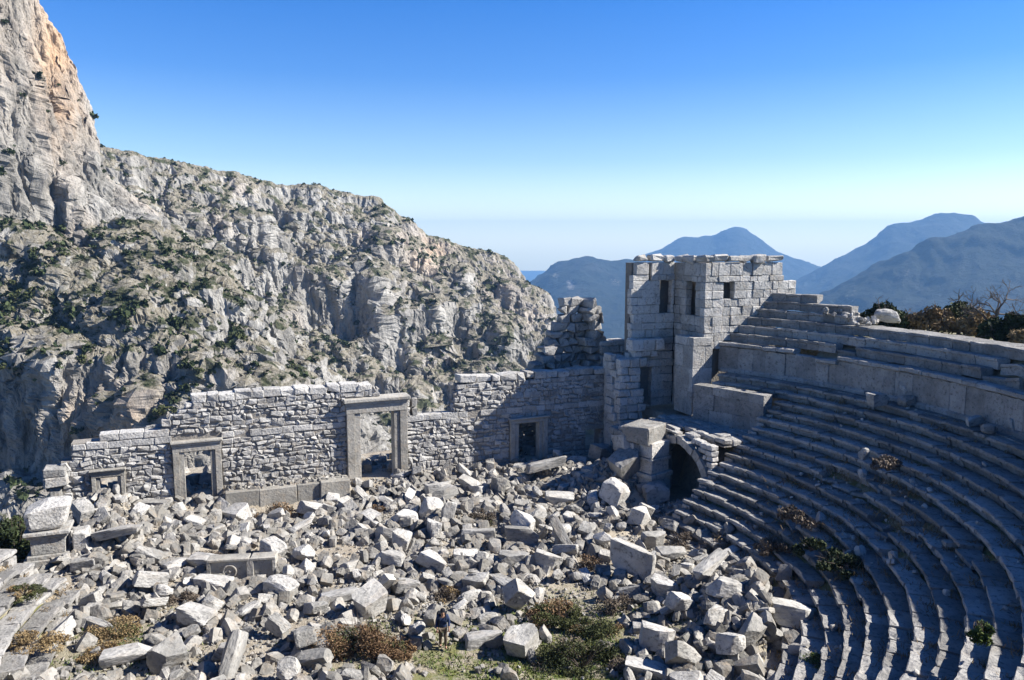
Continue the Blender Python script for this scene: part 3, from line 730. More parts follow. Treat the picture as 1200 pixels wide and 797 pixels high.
# pier and cap block in front of the arch
pr_ = empty('arch_pier', W(18.1, 8.9, -16.9)); tag(pr_, 'square pier with a large bright cap block left of the dark archway', 'pier')
def rbox(mb, c, half, yaw, ch=.03, jit=.015, tilt=0):
    Rm = np.array(Euler((R(tilt), 0, R(yaw)), 'XYZ').to_matrix()).T; cbox(mb, c, half, Rm, ch, jit)
mb = MB(); c = W(17.5, 10.1, 0); rbox(mb, [c[0], c[1], -15.1], [.75, .8, 2.05], 30, .05, .03); c = W(18.25, 9.25, 0)
for z0, z1, e in ((-17.2, -15.3, .95), (-15.3, -15.0, 1.04), (-15.0, -14.2, .84), (-14.2, -13.95, .95), (-13.95, -12.95, .86)): rbox(mb, [c[0], c[1], (z0+z1)/2], [e, e, (z1-z0)/2-.003], 38, .03, .012)
part('shaft', mb, M['ashlar'], pr_)
mb = MB(); c = W(17.9, 9.6, 0); rbox(mb, [c[0], c[1], -12.42], [1.12, 1.0, .55], 52, .07, .05, 4); part('cap_block', mb, M['block'], pr_)

# ruined pillar behind the stage wall
rp = empty('ruined_pillar', W(18.5, 20.8, -12)); tag(rp, 'dark ragged stump of stacked stones rising behind the stage wall beside the tower', 'ruin')
mb = MB(); z = -10.2
prof = [(-10.2, 14.3, 21.8), (-9.6, 14.8, 21.3), (-8.6, 15.4, 20.9), (-7.5, 16.1, 20.6), (-6.66, 16.7, 20.3), (-5.8, 17.3, 20.1), (-5.2, 17.1, 20.0), (-4.6, 17.7, 19.7)]
while z < -4.75:
    h = random.uniform(.34, .72); zz = [q[0] for q in prof]; a = np.interp(z+h/2, zz, [q[1] for q in prof]); b = np.interp(z+h/2, zz, [q[2] for q in prof])
    a += rng.normal()*.16; b += rng.normal()*.14; hollow = -8.6 < z < -5.2
    x = a
    while x < b-.1:
        w = min(random.uniform(.5, 1.1), b-x); fr = (19.7 if x+w/2 > 19. else 20.9 if x+w/2 > 17 else 20.6) + rng.normal()*.14
        tbox(mb, x, x+w-.02, fr, 22., z, z+h-.015, .09, .085); x += w
    z += h
part('rough_courses', mb, M['seat'], rp)  # darker seat stone puts the stump's shade into its colour
mb = MB(); masonry(mb, Plane(0, 19.6, 0), 20.0, 23.0, [(-9.9, -9.3), (-9.3, -8.7), (-8.7, -8.1), (-8.1, -7.65)], (.6, 1.2), lambda s, z: z < -8.1 or s < 22.3, 1.2, .06, .04, .03, .012)
part('low_wall', mb, M['ashlar'], rp)
# broken blocks at the left end of the stage wall
lb = empty('broken_wall_end', W(-17.6, 18, -16.5)); tag(lb, 'stack of flat broken slabs at the far left end of the stage wall', 'ruin')
mb = MB()
for z0, z1, a, b in ((-16.8, -15.6, -18.2, -17.4), (-15.6, -14.4, -17.9, -17.35), (-14.4, -13.7, -18.1, -16.95), (-13.7, -13.2, -18.2, -17.0)): tbox(mb, a, b, 17.3+rng.uniform(-.1, .1), 18.6, z0, z1-.01, .07, .05)
part('slab', mb, M['block'], lb)

# ------------------------------------------------------------------ rubble on the floor
def floor_ok(u, v):
    r = math.hypot(u, v); th = math.degrees(math.atan2(v, u)); th = th-360 if th > 100 else th
    if v > 17.6 or u < -17.5 or u > 19.2: return False
    if -8.3 < u < -.3 and v > 15.7: return False
    if T_L-1 < th < T_R+1 and r > 16.4: return False
    if u > 17.2 and v > 7.6: return False
    return True
def dens(u, v):
    d = 1.0
    d -= .93*math.exp(-((u-1.5)/5.5)**2-((v+8.5)/3.2)**2) + .5*math.exp(-((u-2)/4)**2-((v+4.5)/1.8)**2)
    d -= .6*math.exp(-((u+13.2)/2.)**2-((v-2.)/2.6)**2) + .45*math.exp(-((u+9.5)/2.2)**2-((v-13)/1.8)**2)
    d += .5*math.exp(-((u-13)/4)**2-((v+7)/4)**2)
    d *= .55+1.1*max(-.3, float(fbm(np.array([u*.28, v*.28, 6.6]), 2))+.45); d += .5*math.exp(-((u-15.5)/2.6)**2-((v-12)/3.5)**2)
    return max(d, .03)
_shr = [(-.36, -4.9, 1.5), (-1.0, -7.0, 1.5)]
def in_shrub(u, v): return any(((u-a)/r1)**2+((v-b)/r1)**2 < .8 for a, b, r1 in _shr)
SH = [
 (425, 762, (1.75, 1.35, 1.55), 5200, .085, 'rust', 'large rust brown dry bush left of the walker', 'olive', 900),
 (462, 768, (.9, .8, .7), 1800, .08, 'rust', 'smaller rust brown bush joined to the right of the large one', None, 0),
 (655, 728, (1.5, 1.1, .8), 4200, .075, 'olive', 'olive green low bush with brown tips right of the walker', 'rust', 1300),
 (700, 742, (1.2, .8, .55), 2200, .07, 'olive', 'low olive green bush between stones below the first olive bush', 'ochre', 500),
 (682, 782, (1.9, 1.2, 1.1), 5200, .08, 'olive', 'wide brown green bush at the lower edge', 'grey_twig', 2600),
 (722, 715, (.9, .7, .8), 700, .09, 'grey_twig', 'bare brown twiggy bush beside the grey wedge of stone', None, 0),
 (136, 742, (1.35, .9, .75), 3200, .07, 'ochre', 'ochre brown dry bush in the lower left grass', 'olive', 1200),
 (128, 768, (1.3, .8, .4), 1500, .08, 'ochre', 'flat straw coloured tuft below the ochre bush', None, 0),
 (35, 775, (1.4, .8, .4), 1600, .08, 'ochre', 'dry straw coloured tuft between the left seat rows', None, 0),
 (30, 715, (.8, .6, .45), 1200, .07, 'olive', 'green tuft growing over the left seat rows', 'ochre', 500),
 (152, 575, (.8, .5, .8), 1500, .08, 'olive', 'green bush beside the buried doorway', None, 0),
 (355, 563, (1.7, .5, .55), 2200, .08, 'ochre', 'strip of dry brown scrub on the terrace at the wall foot', 'olive', 700),
 (322, 605, (1.3, .8, .8), 1100, .09, 'grey_twig', 'grey bare scrub in front of the podium wall', 'rust', 700),
 (565, 612, (1.0, .7, .8), 1400, .08, 'grey_twig', 'dark bare bush among rubble right of the tall doorway', 'olive', 400),
 (582, 575, (.6, .5, .6), 700, .08, 'ochre', 'small dry bush below the wall near the smaller doorway', 'olive', 200),
 (440, 600, (.6, .5, .5), 500, .08, 'rust', 'small rusty bush just below the tall doorway', None, 0),
 (648, 530, (.5, .4, .8), 500, .08, 'grey_twig', 'bare grey bush at the right jamb of the smaller doorway', None, 0),
 (240, 655, (1.2, .6, .4), 900, .08, 'grey_twig', 'grey brown scrub behind the carved stones', None, 0),
 (525, 700, (.7, .6, .6), 900, .08, 'grey_twig', 'grey brown bush behind the head of the walker', 'ochre', 400),
 (690, 665, (.7, .6, .7), 600, .09, 'grey_twig', 'bare bush left of the big dark upright slab', 'rust', 200),
 (218, 705, (.8, .6, .6), 700, .09, 'grey_twig', 'dark twiggy scrub between pale blocks in the lower left', None, 0),
 (970, 780, (.9, .7, .5), 1500, .07, 'grass', 'bright green tuft at the foot of the seat rows', None, 0),
 (800, 640, (1.1, .8, .9), 1000, .09, 'grey_twig', 'bare shrub growing on the lowest shaded rows', None, 0),
 (845, 640, (1.1, .8, .7), 900, .09, 'grey_twig', 'second bare shrub on the lowest shaded rows nearer the seats', 'ochre', 250),
]
for x_, y_, r_, *_ in SH:
    p_ = on_ground(x_, y_); a_, b_ = uv(p_); _shr.append((float(a_), float(b_), r_[0]*1.2))
ZN = [((13.5, -7.5), 6, 'in the heap at the foot of the right seat rows', 'blocks heaped below the right seat rows'),
      ((14.5, 12), 5.5, 'in the shaded pile near the archway', 'blocks piled near the archway'),
      ((5, 10), 6.5, 'below the tall and the smaller doorway', 'blocks below the stage doorways'),
      ((-12, 10), 6., 'in the left rubble below the buried doorway', 'blocks in the left rubble'),
      ((-9, -1), 6.5, 'in the lower left rubble', 'blocks in the lower left rubble'),
      ((3, 2), 9, 'in the middle of the theatre floor', 'blocks in the middle of the floor')]
cnt = 0; tries = 0
while cnt < 246 and tries < 60000:
    tries += 1; u, v = random.uniform(-17, 19), random.uniform(-15, 17.4)
    if not floor_ok(u, v) or random.random() > dens(u, v)-.12 or in_shrub(u, v): continue
    big = 1.75 if tries < 160 else 1.3 if tries < 600 else .95 if tries < 2200 else .75
    L = random.uniform(.62, 1.0)*big; Wd = L*random.uniform(.36, .82); H = L*random.uniform(.28, .7)
    p = W(u, v, 0); rad = .5*math.hypot(L, Wd)
    if any((p[0]-a)**2+(p[1]-b)**2 < (.8*(rad+r_))**2 for a, b, r_ in placed): continue
    zn = min(ZN, key=lambda q: math.hypot(u-q[0][0], v-q[0][1])/q[1])
    rd = random.random() < .16; sh = 'rounded' if rd else 'long' if Wd < .6*L else 'flat' if H < .48*L else 'chunky'
    t1, t2 = rng.normal()*19, rng.normal()*19
    put_block(p, (L, Wd, H), random.uniform(0, 180), (t1, t2), f'{sh} pale stone block lying {zn[2]}', f'{sh} {zn[3]}', random.choice(BND if rd else BLK), 'fallen_block', 'stone block', lift=random.uniform(-.12, .1)+.2*max(0, random.gauss(0, .5)))
    cnt += 1
TPL = [chip(GC2, 4, random.choice([.08, .15, .25]), .12, 500+i, (.65, 1.0)) for i in range(24)]
TPM = [chip(GC3, 5, random.choice([.04, .07, .14]), .07, 600+i, (.7, 1.05)) for i in range(16)]
def rotm(): return np.array(Euler((random.uniform(-3.1, 3.1), random.uniform(-3.1, 3.1), random.uniform(-3.1, 3.1))).to_matrix())
mb = MB(); N = 0; cand_u = []; 
pts = []
while len(pts) < 24000:
    u, v = random.uniform(-18.5, 19.2), random.uniform(-15.5, 17.7)
    if not floor_ok(u, v): 
        if random.random() > .02: continue
    if random.random() > dens(u, v)*1.05+.04 or (in_shrub(u, v) and random.random() < .85) or math.hypot(u+.5, v+5.3) < 1.1: continue
    pts.append((u, v))
pts = np.array(pts); PX = C[0]+RU[0]*pts[:, 0]+AV[0]*pts[:, 1]; PY = C[1]+RU[1]*pts[:, 0]+AV[1]*pts[:, 1]; PZ = ground_h(PX, PY)
clus = fbm(np.stack([pts[:, 0]*.35, pts[:, 1]*.35, 0*PX+8.8], -1), 3)
for i in range(len(pts)):
    s = .055*random.paretovariate(1.5); s = min(s, .40)*(1+.5*max(0, clus[i]))
    if clus[i] < -.12: s = min(s, .10)
    if clus[i] < -.3 and random.random() < .6: continue
    P, Q = random.choice(TPM) if s > .2 else random.choice(TPL)
    D = P*np.array([s, s*random.uniform(.5, .95), s*random.uniform(.4, .8)]) @ rotm()
    mb.add(D + [PX[i], PY[i], PZ[i]+s*random.uniform(-.1, .6)], [Q])
for _ in range(1500):
    q = random.random(); cu, cv, su, sv = (13.2, -7.5, 3.2, 4.) if q < .34 else (14.5, 11.5, 2.6, 3.2) if q < .58 else (random.uniform(-1, 16), 16., 2., .9) if q < .8 else (-12, 10, 4, 4)
    u, v = random.gauss(cu, su*.6), random.gauss(cv, sv*.6)
    if not floor_ok(u, v) or in_shrub(u, v) or math.hypot(u+.5, v+5.3) < 2: continue
    p = W(u, v, gz(u, v)); s = random.uniform(.16, .42); P, Q = random.choice(TPM)
    Rm = np.array(Euler((random.gauss(0, .45), random.gauss(0, .45), random.uniform(0, 6.28))).to_matrix()).T
    mb.add((P*np.array([s, s*random.uniform(.4, .8), s*random.uniform(.25, .6)])) @ Rm + p + [0, 0, s*random.uniform(.1, .8)], [Q])
# small stones on the dirt terrace, behind the doors and at the foot of the rows
for _ in range(900):
    c = random.random()
    if c < .3: u, v = random.uniform(-8, -.6), random.uniform(16.6, 17.8)
    elif c < .7: u, v = random.uniform(-16, 17), random.uniform(18.9, 23)
    else:
        t = random.uniform(-60, 10); rr = random.uniform(14.8, 17.5); u, v = rr*math.cos(R(t)), rr*math.sin(R(t))
    p = W(u, v, gz(u, v)); s = min(.06*random.paretovariate(1.2), .55 if c > .3 else .2); P, Q = random.choice(TPM)
    mb.add((P*np.array([s, s*.75, s*.6])) @ rotm() + p + [0, 0, s*.4], [Q])
o = link('rubble', mb.mesh('rubble'), M['rubble']); tag(o, 'small broken stones covering the floor of the ruined theatre', 'rubble', kind='stuff')

# ------------------------------------------------------------------ plants
def leaves(n, rad, size, clump=0, flat=1.0, up=0., seed=0, shape=None, thin=.45):
    """ leaf quads spread through an uneven crown volume """
    g = np.random.default_rng(seed)
    if clump:
        cc = g.normal(size=(clump, 3)); cc /= np.linalg.norm(cc, axis=1)[:, None]; cc *= g.uniform(.35, 1., (clump, 1))**.6
        cc[:, 2] = np.abs(cc[:, 2])*1.0-.15; cs_ = g.uniform(.18, .38, clump)
        k = g.integers(0, clump, n); d = g.normal(size=(n, 3)); d /= np.linalg.norm(d, axis=1)[:, None]
        P = cc[k]*.8 + d*(g.uniform(.25, 1., (n, 1))**.5)*cs_[k][:, None]; tone = np.clip(.5+.25*g.normal(size=clump)[k]+.18*g.normal(size=n), 0, 1)
    else:
        d = g.normal(size=(n, 3)); d /= np.linalg.norm(d, axis=1)[:, None]; P = d*(g.uniform(0, 1, (n, 1))**.4); P[:, 2] = np.abs(P[:, 2]); tone = np.clip(.5+.25*g.normal(size=n), 0, 1)
    P = P*np.asarray(rad)
    a = g.normal(size=(n, 3)); a[:, 2] += up; a /= np.linalg.norm(a, axis=1)[:, None]; b = np.cross(a, g.normal(size=(n, 3))); b /= np.linalg.norm(b, axis=1)[:, None]
    s = size*g.uniform(.6, 1.5, (n, 1))
    V = np.stack([P-a*s-b*s*thin*.3, P-a*s*.2+b*s*thin, P+a*s, P+a*s*.1-b*s*thin], 1).reshape(-1, 3)
    return V, np.arange(n*4).reshape(n, 4), tone.repeat(4)
def shrub(name, p, rad, n, size, mat, label, cat='shrub', seed=0, clump=9, up=.6, mat2=None, n2=0, group=None, thin=.35):
    rt = empty(name, p); tag(rt, label, cat, group)
    mb = MB(); V, Q, t = leaves(n, rad, size, clump, seed=seed, up=up, thin=thin); mb.add(V, [Q], t)
    link('foliage', mb.mesh('foliage'), mat, rt)
    if n2:
        mb = MB(); V, Q, t = leaves(n2, np.array(rad)*1.04, size*1.1, max(3, clump//2), seed=seed+5, up=up, thin=thin); mb.add(V, [Q], t)
        link('dry_twigs', mb.mesh('dry_twigs'), mat2, rt)
    mb = MB(); g = np.random.default_rng(seed+9)
    for _ in range(16):
        e = g.normal(size=3); e[2] = abs(e[2])+.5; e /= np.linalg.norm(e); e *= np.array(rad)*.9
        tube(mb, [[0, 0, -.1], e*.5+g.normal(size=3)*.05, e], [.02+.012*rad[2], .014, .005], 4, .5)
    link('stem', mb.mesh('stem'), M['bark'], rt); return rt
for i, (x, y, rad, n, s, mt, lab, m2, n2) in enumerate(SH):
    p = on_ground(x, y) + np.array([0, 0, .75 if x < 60 else 0]); rad = tuple(q*1.2 for q in rad); shrub('dry_bush' if mt in ('rust', 'ochre', 'grey_twig') else 'green_bush', p, rad, int(n*2.0), s*.62, M[mt], lab, seed=40+i, clump=14, mat2=M[m2] if m2 else None, n2=int(n2*2.0))
for i, (x, y, z, rad, n, mt, lab) in enumerate([(930, 606, -13.6, (1.2, .9, .9), 2000, 'grey_twig', 'dark brown bush growing through the shaded seat rows'), (1040, 546, -11.0, (1.0, .8, .7), 1500, 'grey_twig', 'dark bush beside the small upright stone on the shaded rows'), (985, 660, -14.2, (1.5, 1.2, .8), 2000, 'pine', 'dark scrub covering the broken middle of the shaded rows'), (905, 640, -15., (1.1, .9, .7), 1500, 'grey_twig', 'dull scrub low on the shaded rows'), (1150, 740, -11.6, (.45, .35, .55), 700, 'grass', 'green tuft growing between the sunlit lower right seats'), (950, 640, -14.1, (1.0, .8, .7), 1400, 'pine', 'dark scrub left of the broken row ends')]):
    shrub('seat_scrub', atz(x, y, z) - np.array([0, 0, .15]), rad, n, .085, M[mt], lab, seed=90+i, clump=10)
# dark bush at the left edge
for i, (u, v, rad, lab) in enumerate([(-19.0, 12.9, (1.6, 1.4, 2.7), 'dark evergreen bush at the left edge beside the pedestal'), (-18.1, 14.2, (.8, .8, 2.6), 'thin bare bush behind the pedestal'), (-19.6, 17.2, (1.5, 1.3, 2.2), 'dark green bush behind the pedestal at the wall end'), (-21.2, 19.6, (1.8, 1.5, 2.4), 'dark green bush beyond the broken end of the wall')]):
    shrub('evergreen_bush' if i != 1 else 'dry_bush', W(u, v, gz(u, v)-.2), rad, 6000 if i != 1 else 900, .12, M['pine' if i != 1 else 'grey_twig'], lab, seed=140+i, clump=22)
# grass on the floor
mb = MB(); g = np.random.default_rng(5); n = 15000
gu = g.normal(2, 4.6, n); gv = g.normal(-8.3, 2.6, n); k = n//6; gu[:k] = g.normal(-13, 1.8, k); gv[:k] = g.normal(.5, 1.8, k); gu[k:2*k] = g.normal(4, 3.5, k); gv[k:2*k] = g.normal(-4, 1.6, k)
X = C[0]+RU[0]*gu+AV[0]*gv; Y = C[1]+RU[1]*gu+AV[1]*gv; keepm = (fbm(np.stack([X*.5, Y*.5, 0*X+2], -1), 3) > -.15) & (np.hypot(gu, gv) < 16.5); X, Y = X[keepm], Y[keepm]; Z = ground_h(X, Y); n = len(X)
a = g.normal(size=(n, 3))*[.5, .5, 0]+[0, 0, 1]; a /= np.linalg.norm(a, axis=1)[:, None]; b = np.cross(a, g.normal(size=(n, 3))); b /= np.linalg.norm(b, axis=1)[:, None]; s = g.uniform(.06, .2, (n, 1)); P0 = np.stack([X, Y, Z-.02], -1)
mb.add(np.stack([P0-b*.03, P0+b*.03, P0+a*s+b*.01, P0+a*s-b*.01], 1).reshape(-1, 3), [np.arange(n*4).reshape(n, 4)], np.clip(.5+.3*g.normal(size=n), 0, 1).repeat(4))
o = link('grass', mb.mesh('grass'), M['grass']); tag(o, 'short green grass on the open lower part of the theatre floor', 'grass', kind='stuff')

# litter and dry tufts lying on the seat treads
mb = MB(); mg = MB(); g = np.random.default_rng(77)
for _ in range(1500):
    k = int(g.integers(0, NROW)); t = g.uniform(-75, 12) if g.random() < .8 else g.uniform(-201, -150); brk = ((t+18)/16)**2+((k-8.5)/3.6)**2 < 1
    if not brk and g.random() < .88: continue
    Rr = ROW_R0-ROW_P*k+g.uniform(.25 if not brk else .0, .72); z = ROW_Z0-ROW_H*k
    p = pol(Rr, t, z); sz = min(.03*random.paretovariate(1.3), .3 if brk else .14); P, Q = random.choice(TPL); mb.add((P*[sz, sz*.8, sz*.6]) @ rotm() + p + [0, 0, sz*.3], [Q])
o = link('seat_rubble', mb.mesh('seat_rubble'), M['rubble']); tag(o, 'small broken stones scattered over the shaded seat rows', 'rubble', kind='stuff')
for _ in range(1500):
    k = int(g.integers(0, NROW)); t = g.uniform(-85, 12) if g.random() < .75 else g.uniform(-201, -150); brk = ((t+16)/17)**2+((k-9)/4)**2 < 1
    if not brk and g.random() < .5: continue
    p = pol(ROW_R0-ROW_P*k+g.uniform(.5, .74), t, ROW_Z0-ROW_H*k-.03); n = 14; r_ = g.uniform(.06, .2)*(1.6 if brk else 1)
    a = g.normal(size=(n, 3))*[.6, .6, .2]+[0, 0, .8]; a /= np.linalg.norm(a, axis=1)[:, None]; b = np.cross(a, g.normal(size=(n, 3))); b /= np.linalg.norm(b, axis=1)[:, None]; q = p+g.normal(size=(n, 3))*[r_, r_, 0]; L = r_*g.uniform(.8, 2., (n, 1))
    mg.add(np.stack([q-b*.015, q+b*.015, q+a*L+b*.008, q+a*L-b*.008], 1).reshape(-1, 3), [np.arange(n*4).reshape(n, 4)], np.clip(.45+.3*g.normal(size=n), 0, 1).repeat(4))
o = link('seat_weeds', mg.mesh('seat_weeds'), M['ochre']); tag(o, 'dry weeds growing in the joints of the seat rows', 'weeds', kind='stuff')

# trees behind the rim
def branch(mb, p, d, L, r, depth, g, tips):
    pts = [p]; rad = [r]; q = p; dd = d
    for i in range(3):
        dd = dd + g.normal(size=3)*.16 + np.array([0, 0, .05]); dd /= np.linalg.norm(dd); q = q + dd*L/3; pts.append(q); rad.append(r*(1-.15*(i+1)))
    tube(mb, pts, rad, 5, g.uniform(.2, .8))
    if depth == 0: tips.append(q); return
    for _ in range(g.integers(2, 4) if depth > 1 else 3):
        nd = dd + g.normal(size=3)*.55; nd /= np.linalg.norm(nd); branch(mb, q if g.random() < .6 else pts[2], nd, L*g.uniform(.6, .82), r*.58, depth-1, g, tips)
def tree(name, p, h, rad, label, mat, n, seed, depth=4, leaf=.13, crown=True, group=None):
    g = np.random.default_rng(seed); rt = empty(name, p); tag(rt, label, 'tree', group)
    mb = MB(); tips = []; branch(mb, np.array([0, 0, -.3]), np.array([g.normal()*.08, g.normal()*.08, 1.]), h*.32, .05+h*.025, depth, g, tips); link('trunk', mb.mesh('trunk'), M['bark'], rt)
    if crown:
        mb = MB(); V, Q, t = leaves(n, rad, leaf, 26, seed=seed, up=.2); V = V + [0, 0, h*.22]; mb.add(V, [Q], t); link('crown', mb.mesh('crown'), mat, rt)
    return rt
def rimtree(x, y, Rr, *a, **k):
    d = ray(x, y); A = d[:2]@d[:2]; B = -2*d[:2]@C; Q_ = C@C-Rr*Rr; t = (-B+math.sqrt(B*B-4*A*Q_))/(2*A); p = d*t
    p[2] = float(ground_h(np.array([p[0]]), np.array([p[1]]))[0]); return tree(k.pop('name', 'evergreen_tree'), p, *a, **k)
rimtree(1030, 372, 36., 3.4, (1.7, 1.4, 1.6), 'dark green bush like tree behind the perched boulder', M['pine'], 5200, 1)
rimtree(1060, 372, 37., 2.8, (1.3, 1.1, 1.25), 'low dark green tree to the right of the one behind the boulder', M['pine'], 3500, 2)
rimtree(1095, 385, 38., 3.4, (2., 1.4, 1.6), 'grey brown leafless thicket tree on the rim', M['ochre'], 3600, 3, name='bare_tree')
rimtree(1122, 388, 40., 4.0, (2., 1.5, 1.8), 'olive green tree rising behind the grey brown thicket', M['olive'], 4800, 4)
rimtree(1145, 395, 39., 3.0, (1.6, 1.3, 1.4), 'low brown thicket left of the bare tree', M['ochre'], 3000, 5, name='bare_tree')
rimtree(1172, 400, 37., 5.4, (1.4, 1.2, .9), 'leafless tree with twisted branches against the blue mountain', M['grey_twig'], 500, 6, depth=6, name='bare_tree', crown=False)
rimtree(1166, 402, 36., 2.9, (1.3, 1.1, 1.3), 'dark green tree at the foot of the leafless tree', M['pine'], 3200, 7)
rimtree(1196, 402, 37., 4.0, (1.4, 1.2, 1.6), 'dark tree at the right edge of the rim', M['pine'], 3800, 8)
rimtree(1210, 405, 36., 2.2, (1.6, 1.2, .9), 'brown thicket at the far right of the rim', M['ochre'], 2600, 9, name='bare_tree')
for i, (t, rr) in enumerate([(-18, 38), (-27, 40)]):
    p = pol(rr, t, 0); p[2] = float(ground_h(p[:1], p[1:2])[0]); tree('evergreen_tree', p, 3.4, (2., 1.8, 1.7), f'dark tree on the rim {["beyond the right edge", "outside the frame on the right", "to the right of the viewer", "close beside the viewer"][i]}', M['pine'], 4200, 20+i)
# rubble on the rim by the tower
mbr = MB()
for _ in range(46):
    rr, t = random.uniform(30.6, 33.0), random.uniform(7.5, 13); p = pol(rr, t, -5.2+max(0, (t-8)*.12)+random.uniform(-.1, .3)); s = random.uniform(.08, .24); P, Q = random.choice(TPM); mbr.add((P*[s, s*.8, s*.6]) @ rotm()+p, [Q])
o = link('rim_rubble', mbr.mesh('rim_rubble'), M['rubble']); tag(o, 'loose broken stones on the rim beside the tower', 'rubble', kind='stuff')

# ------------------------------------------------------------------ mountains
def slope_grid(sil, prof, ncol, rows, back):
    """ columns follow the crest, rows run from behind the crest down to the foot """
    sil = np.array(sil, float); px = np.linspace(sil[0, 0], sil[-1, 0], ncol)
    t = np.linspace(0, 1, len(sil)); seg = np.hypot(np.diff(sil[:, 0]), np.diff(sil[:, 1])*.7)*np.where(sil[1:, 0] < -50, .22, 1.); cu = np.concatenate([[0], np.cumsum(seg)]); q = np.linspace(0, cu[-1], ncol)
    px = np.interp(q, cu, sil[:, 0]); py = np.interp(q, cu, sil[:, 1]); D = np.interp(q, cu, sil[:, 2])
    G = np.zeros((rows, ncol, 3))
    for j in range(ncol):
        d = ray(px[j], py[j]); p = d*(D[j]/d[1]); kx = p[0]/p[1]
        ctl = [(D[j]+back[0], p[2]-back[1])] + [(D[j], p[2])] + prof(px[j], D[j], p[2]); ctl = np.array(ctl)
        L = np.concatenate([[0], np.cumsum(np.hypot(np.diff(ctl[:, 0])*.6, np.diff(ctl[:, 1])))])
        fr = np.concatenate([np.linspace(0, L[1], rows//12, endpoint=False), np.linspace(L[1], L[-1], rows-rows//12)])
        yy = np.interp(fr, L, ctl[:, 0]); zz = np.interp(fr, L, ctl[:, 1]); G[:, j] = np.stack([yy*kx, yy, zz], -1)
    return G, px
def smooth(G, it, ax=(0, 1)):
    for _ in range(it):
        for a in ax:
            H = G.copy(); sl = [slice(None)]*3
            s0, s1, s2 = sl[:], sl[:], sl[:]; s0[a] = slice(0, -2); s1[a] = slice(1, -1); s2[a] = slice(2, None)
            H[tuple(s1)] = .25*G[tuple(s0)]+.5*G[tuple(s1)]+.25*G[tuple(s2)]; G = H
    return G
def normals(G):
    a = np.gradient(G, axis=1); b = np.gradient(G, axis=0); n = np.cross(b, a); n /= np.linalg.norm(n, axis=-1)[..., None]+1e-9
    return n
def qgrid(r, c): i = np.arange(r*c).reshape(r, c); return np.stack([i[:-1, :-1], i[1:, :-1], i[1:, 1:], i[:-1, 1:]], -1).reshape(-1, 4)
def crag(G, octs, seed, crest=None):
    G = G.copy(); r0 = G.shape[0]//12; att = np.ones((G.shape[0], 1)) if crest is None else lerp(crest, 1., sstep(0, G.shape[0]*.16, np.arange(G.shape[0])-r0))[:, None]
    for lam, amp, zs, kind in octs:
        n = normals(G); 
        if n[G.shape[0]//2].mean(0)[1] > 0: n = -n
        nf = fbm(np.stack([G[..., 0]/lam, G[..., 1]/lam, G[..., 2]/lam*zs], -1)+seed, 2, kind)
        h = n*[1, 1, .55]
        if kind: nf = np.sign(nf)*np.abs(nf)**1.25*1.25
        k_ = att if lam > 7 else np.maximum(att, .75)
        G = G + h*(nf*amp*k_)[..., None]
    return G
def mountain(name, label, G, octs, seed, orange, vegbias):
    Gd = crag(G, octs, seed, .3); n = normals(Gd); n = np.where(n[..., 2:] < 0, -n, n); nl = smooth(n, 4)
    veg = sstep(.42, .72, nl[..., 2]) + vegbias(Gd)
    veg = np.clip(veg*(.55+.9*(fbm(Gd/38.+seed, 3)+.35)), 0, 1)
    me_b = MB(); me_b.add(Gd.reshape(-1, 3), [qgrid(*Gd.shape[:2])], .5)
    o = link(name, me_b.mesh(name, attrs={'veg': veg.ravel(), 'orange': np.clip(orange(Gd), 0, 1).ravel()}), M['mount']); tag(o, label, 'mountain', kind='structure')
    return Gd, nl, veg
silA = [(-1300, 60, 225), (-1000, -60, 235), (-700, -240, 246), (-480, -250, 255), (-300, -330, 262), (-60, -260, 280), (16, -80, 285), (38, -8, 290), (52, 18, 292), (70, 35, 294), (86, 68, 296), (96, 95, 298), (103, 128, 299), (105, 188, 300), (122, 212, 298), (160, 236, 296), (215, 280, 290), (262, 318, 284), (330, 388, 270), (390, 455, 258), (470, 530, 242)]
def profA(px, D, z):
    w = float(sstep(150, 330, px)); zz = min(z-9, 4)
    return [(D-8, lerp(z, zz, .45)), (D-24, zz), (lerp(222, 226, w), lerp(-26, min(-34, z-14), w)), (210, lerp(-31, min(-40, z-20), w)), (199, -60), (176, -74), (120, -96)]
GA, _ = slope_grid(silA, profA, 640, 520, (70, 90)); GA = smooth(GA, 3, (0,))
octA = [(80, 15, .3, True), (24, 9, .06, True), (28, 8, .22, True), (11, 6.0, .2, True), (5.2, 3.4, .25, True), (2.6, 1.4, .35, True), (1.4, .5, .7, True)]
def orA(G):
    X, Y, Z = G[..., 0], G[..., 1], G[..., 2]; k = 600+F*X/Y*.993
    return 1.0*np.exp(-((k-88)/24)**2-((Z-62)/30)**2) + .6*np.clip(fbm(G/30.+1.5, 3)-.1, 0, 1) + .9*np.exp(-((k-120)/55)**2-((Z+52)/12)**2)*(Y < 240) + .3*np.exp(-((k-20)/30)**2-((Z-80)/40)**2)
GAd, nA, vA = mountain('mountain', 'pale limestone crag with a sheer orange stained spire at the left edge', GA, octA, 3.3, orA, lambda G: .5*np.exp(-((G[..., 2]+14)/18)**2) - .8*(G[..., 2] > 8) - .7*np.exp(-((G[..., 2]+52)/11)**2))
silB = [(20, 160, 455), (110, 173, 465), (150, 180, 472), (168, 188, 480), (215, 195, 490), (250, 205, 500), (290, 213, 510), (330, 222, 520), (370, 220, 525), (400, 230, 530), (440, 233, 535), (468, 257, 540), (498, 279, 545), (538, 290, 550), (558, 296, 552), (588, 302, 556), (602, 314, 556), (624, 346, 552), (646, 366, 548), (664, 392, 545), (680, 428, 540), (712, 490, 535)]
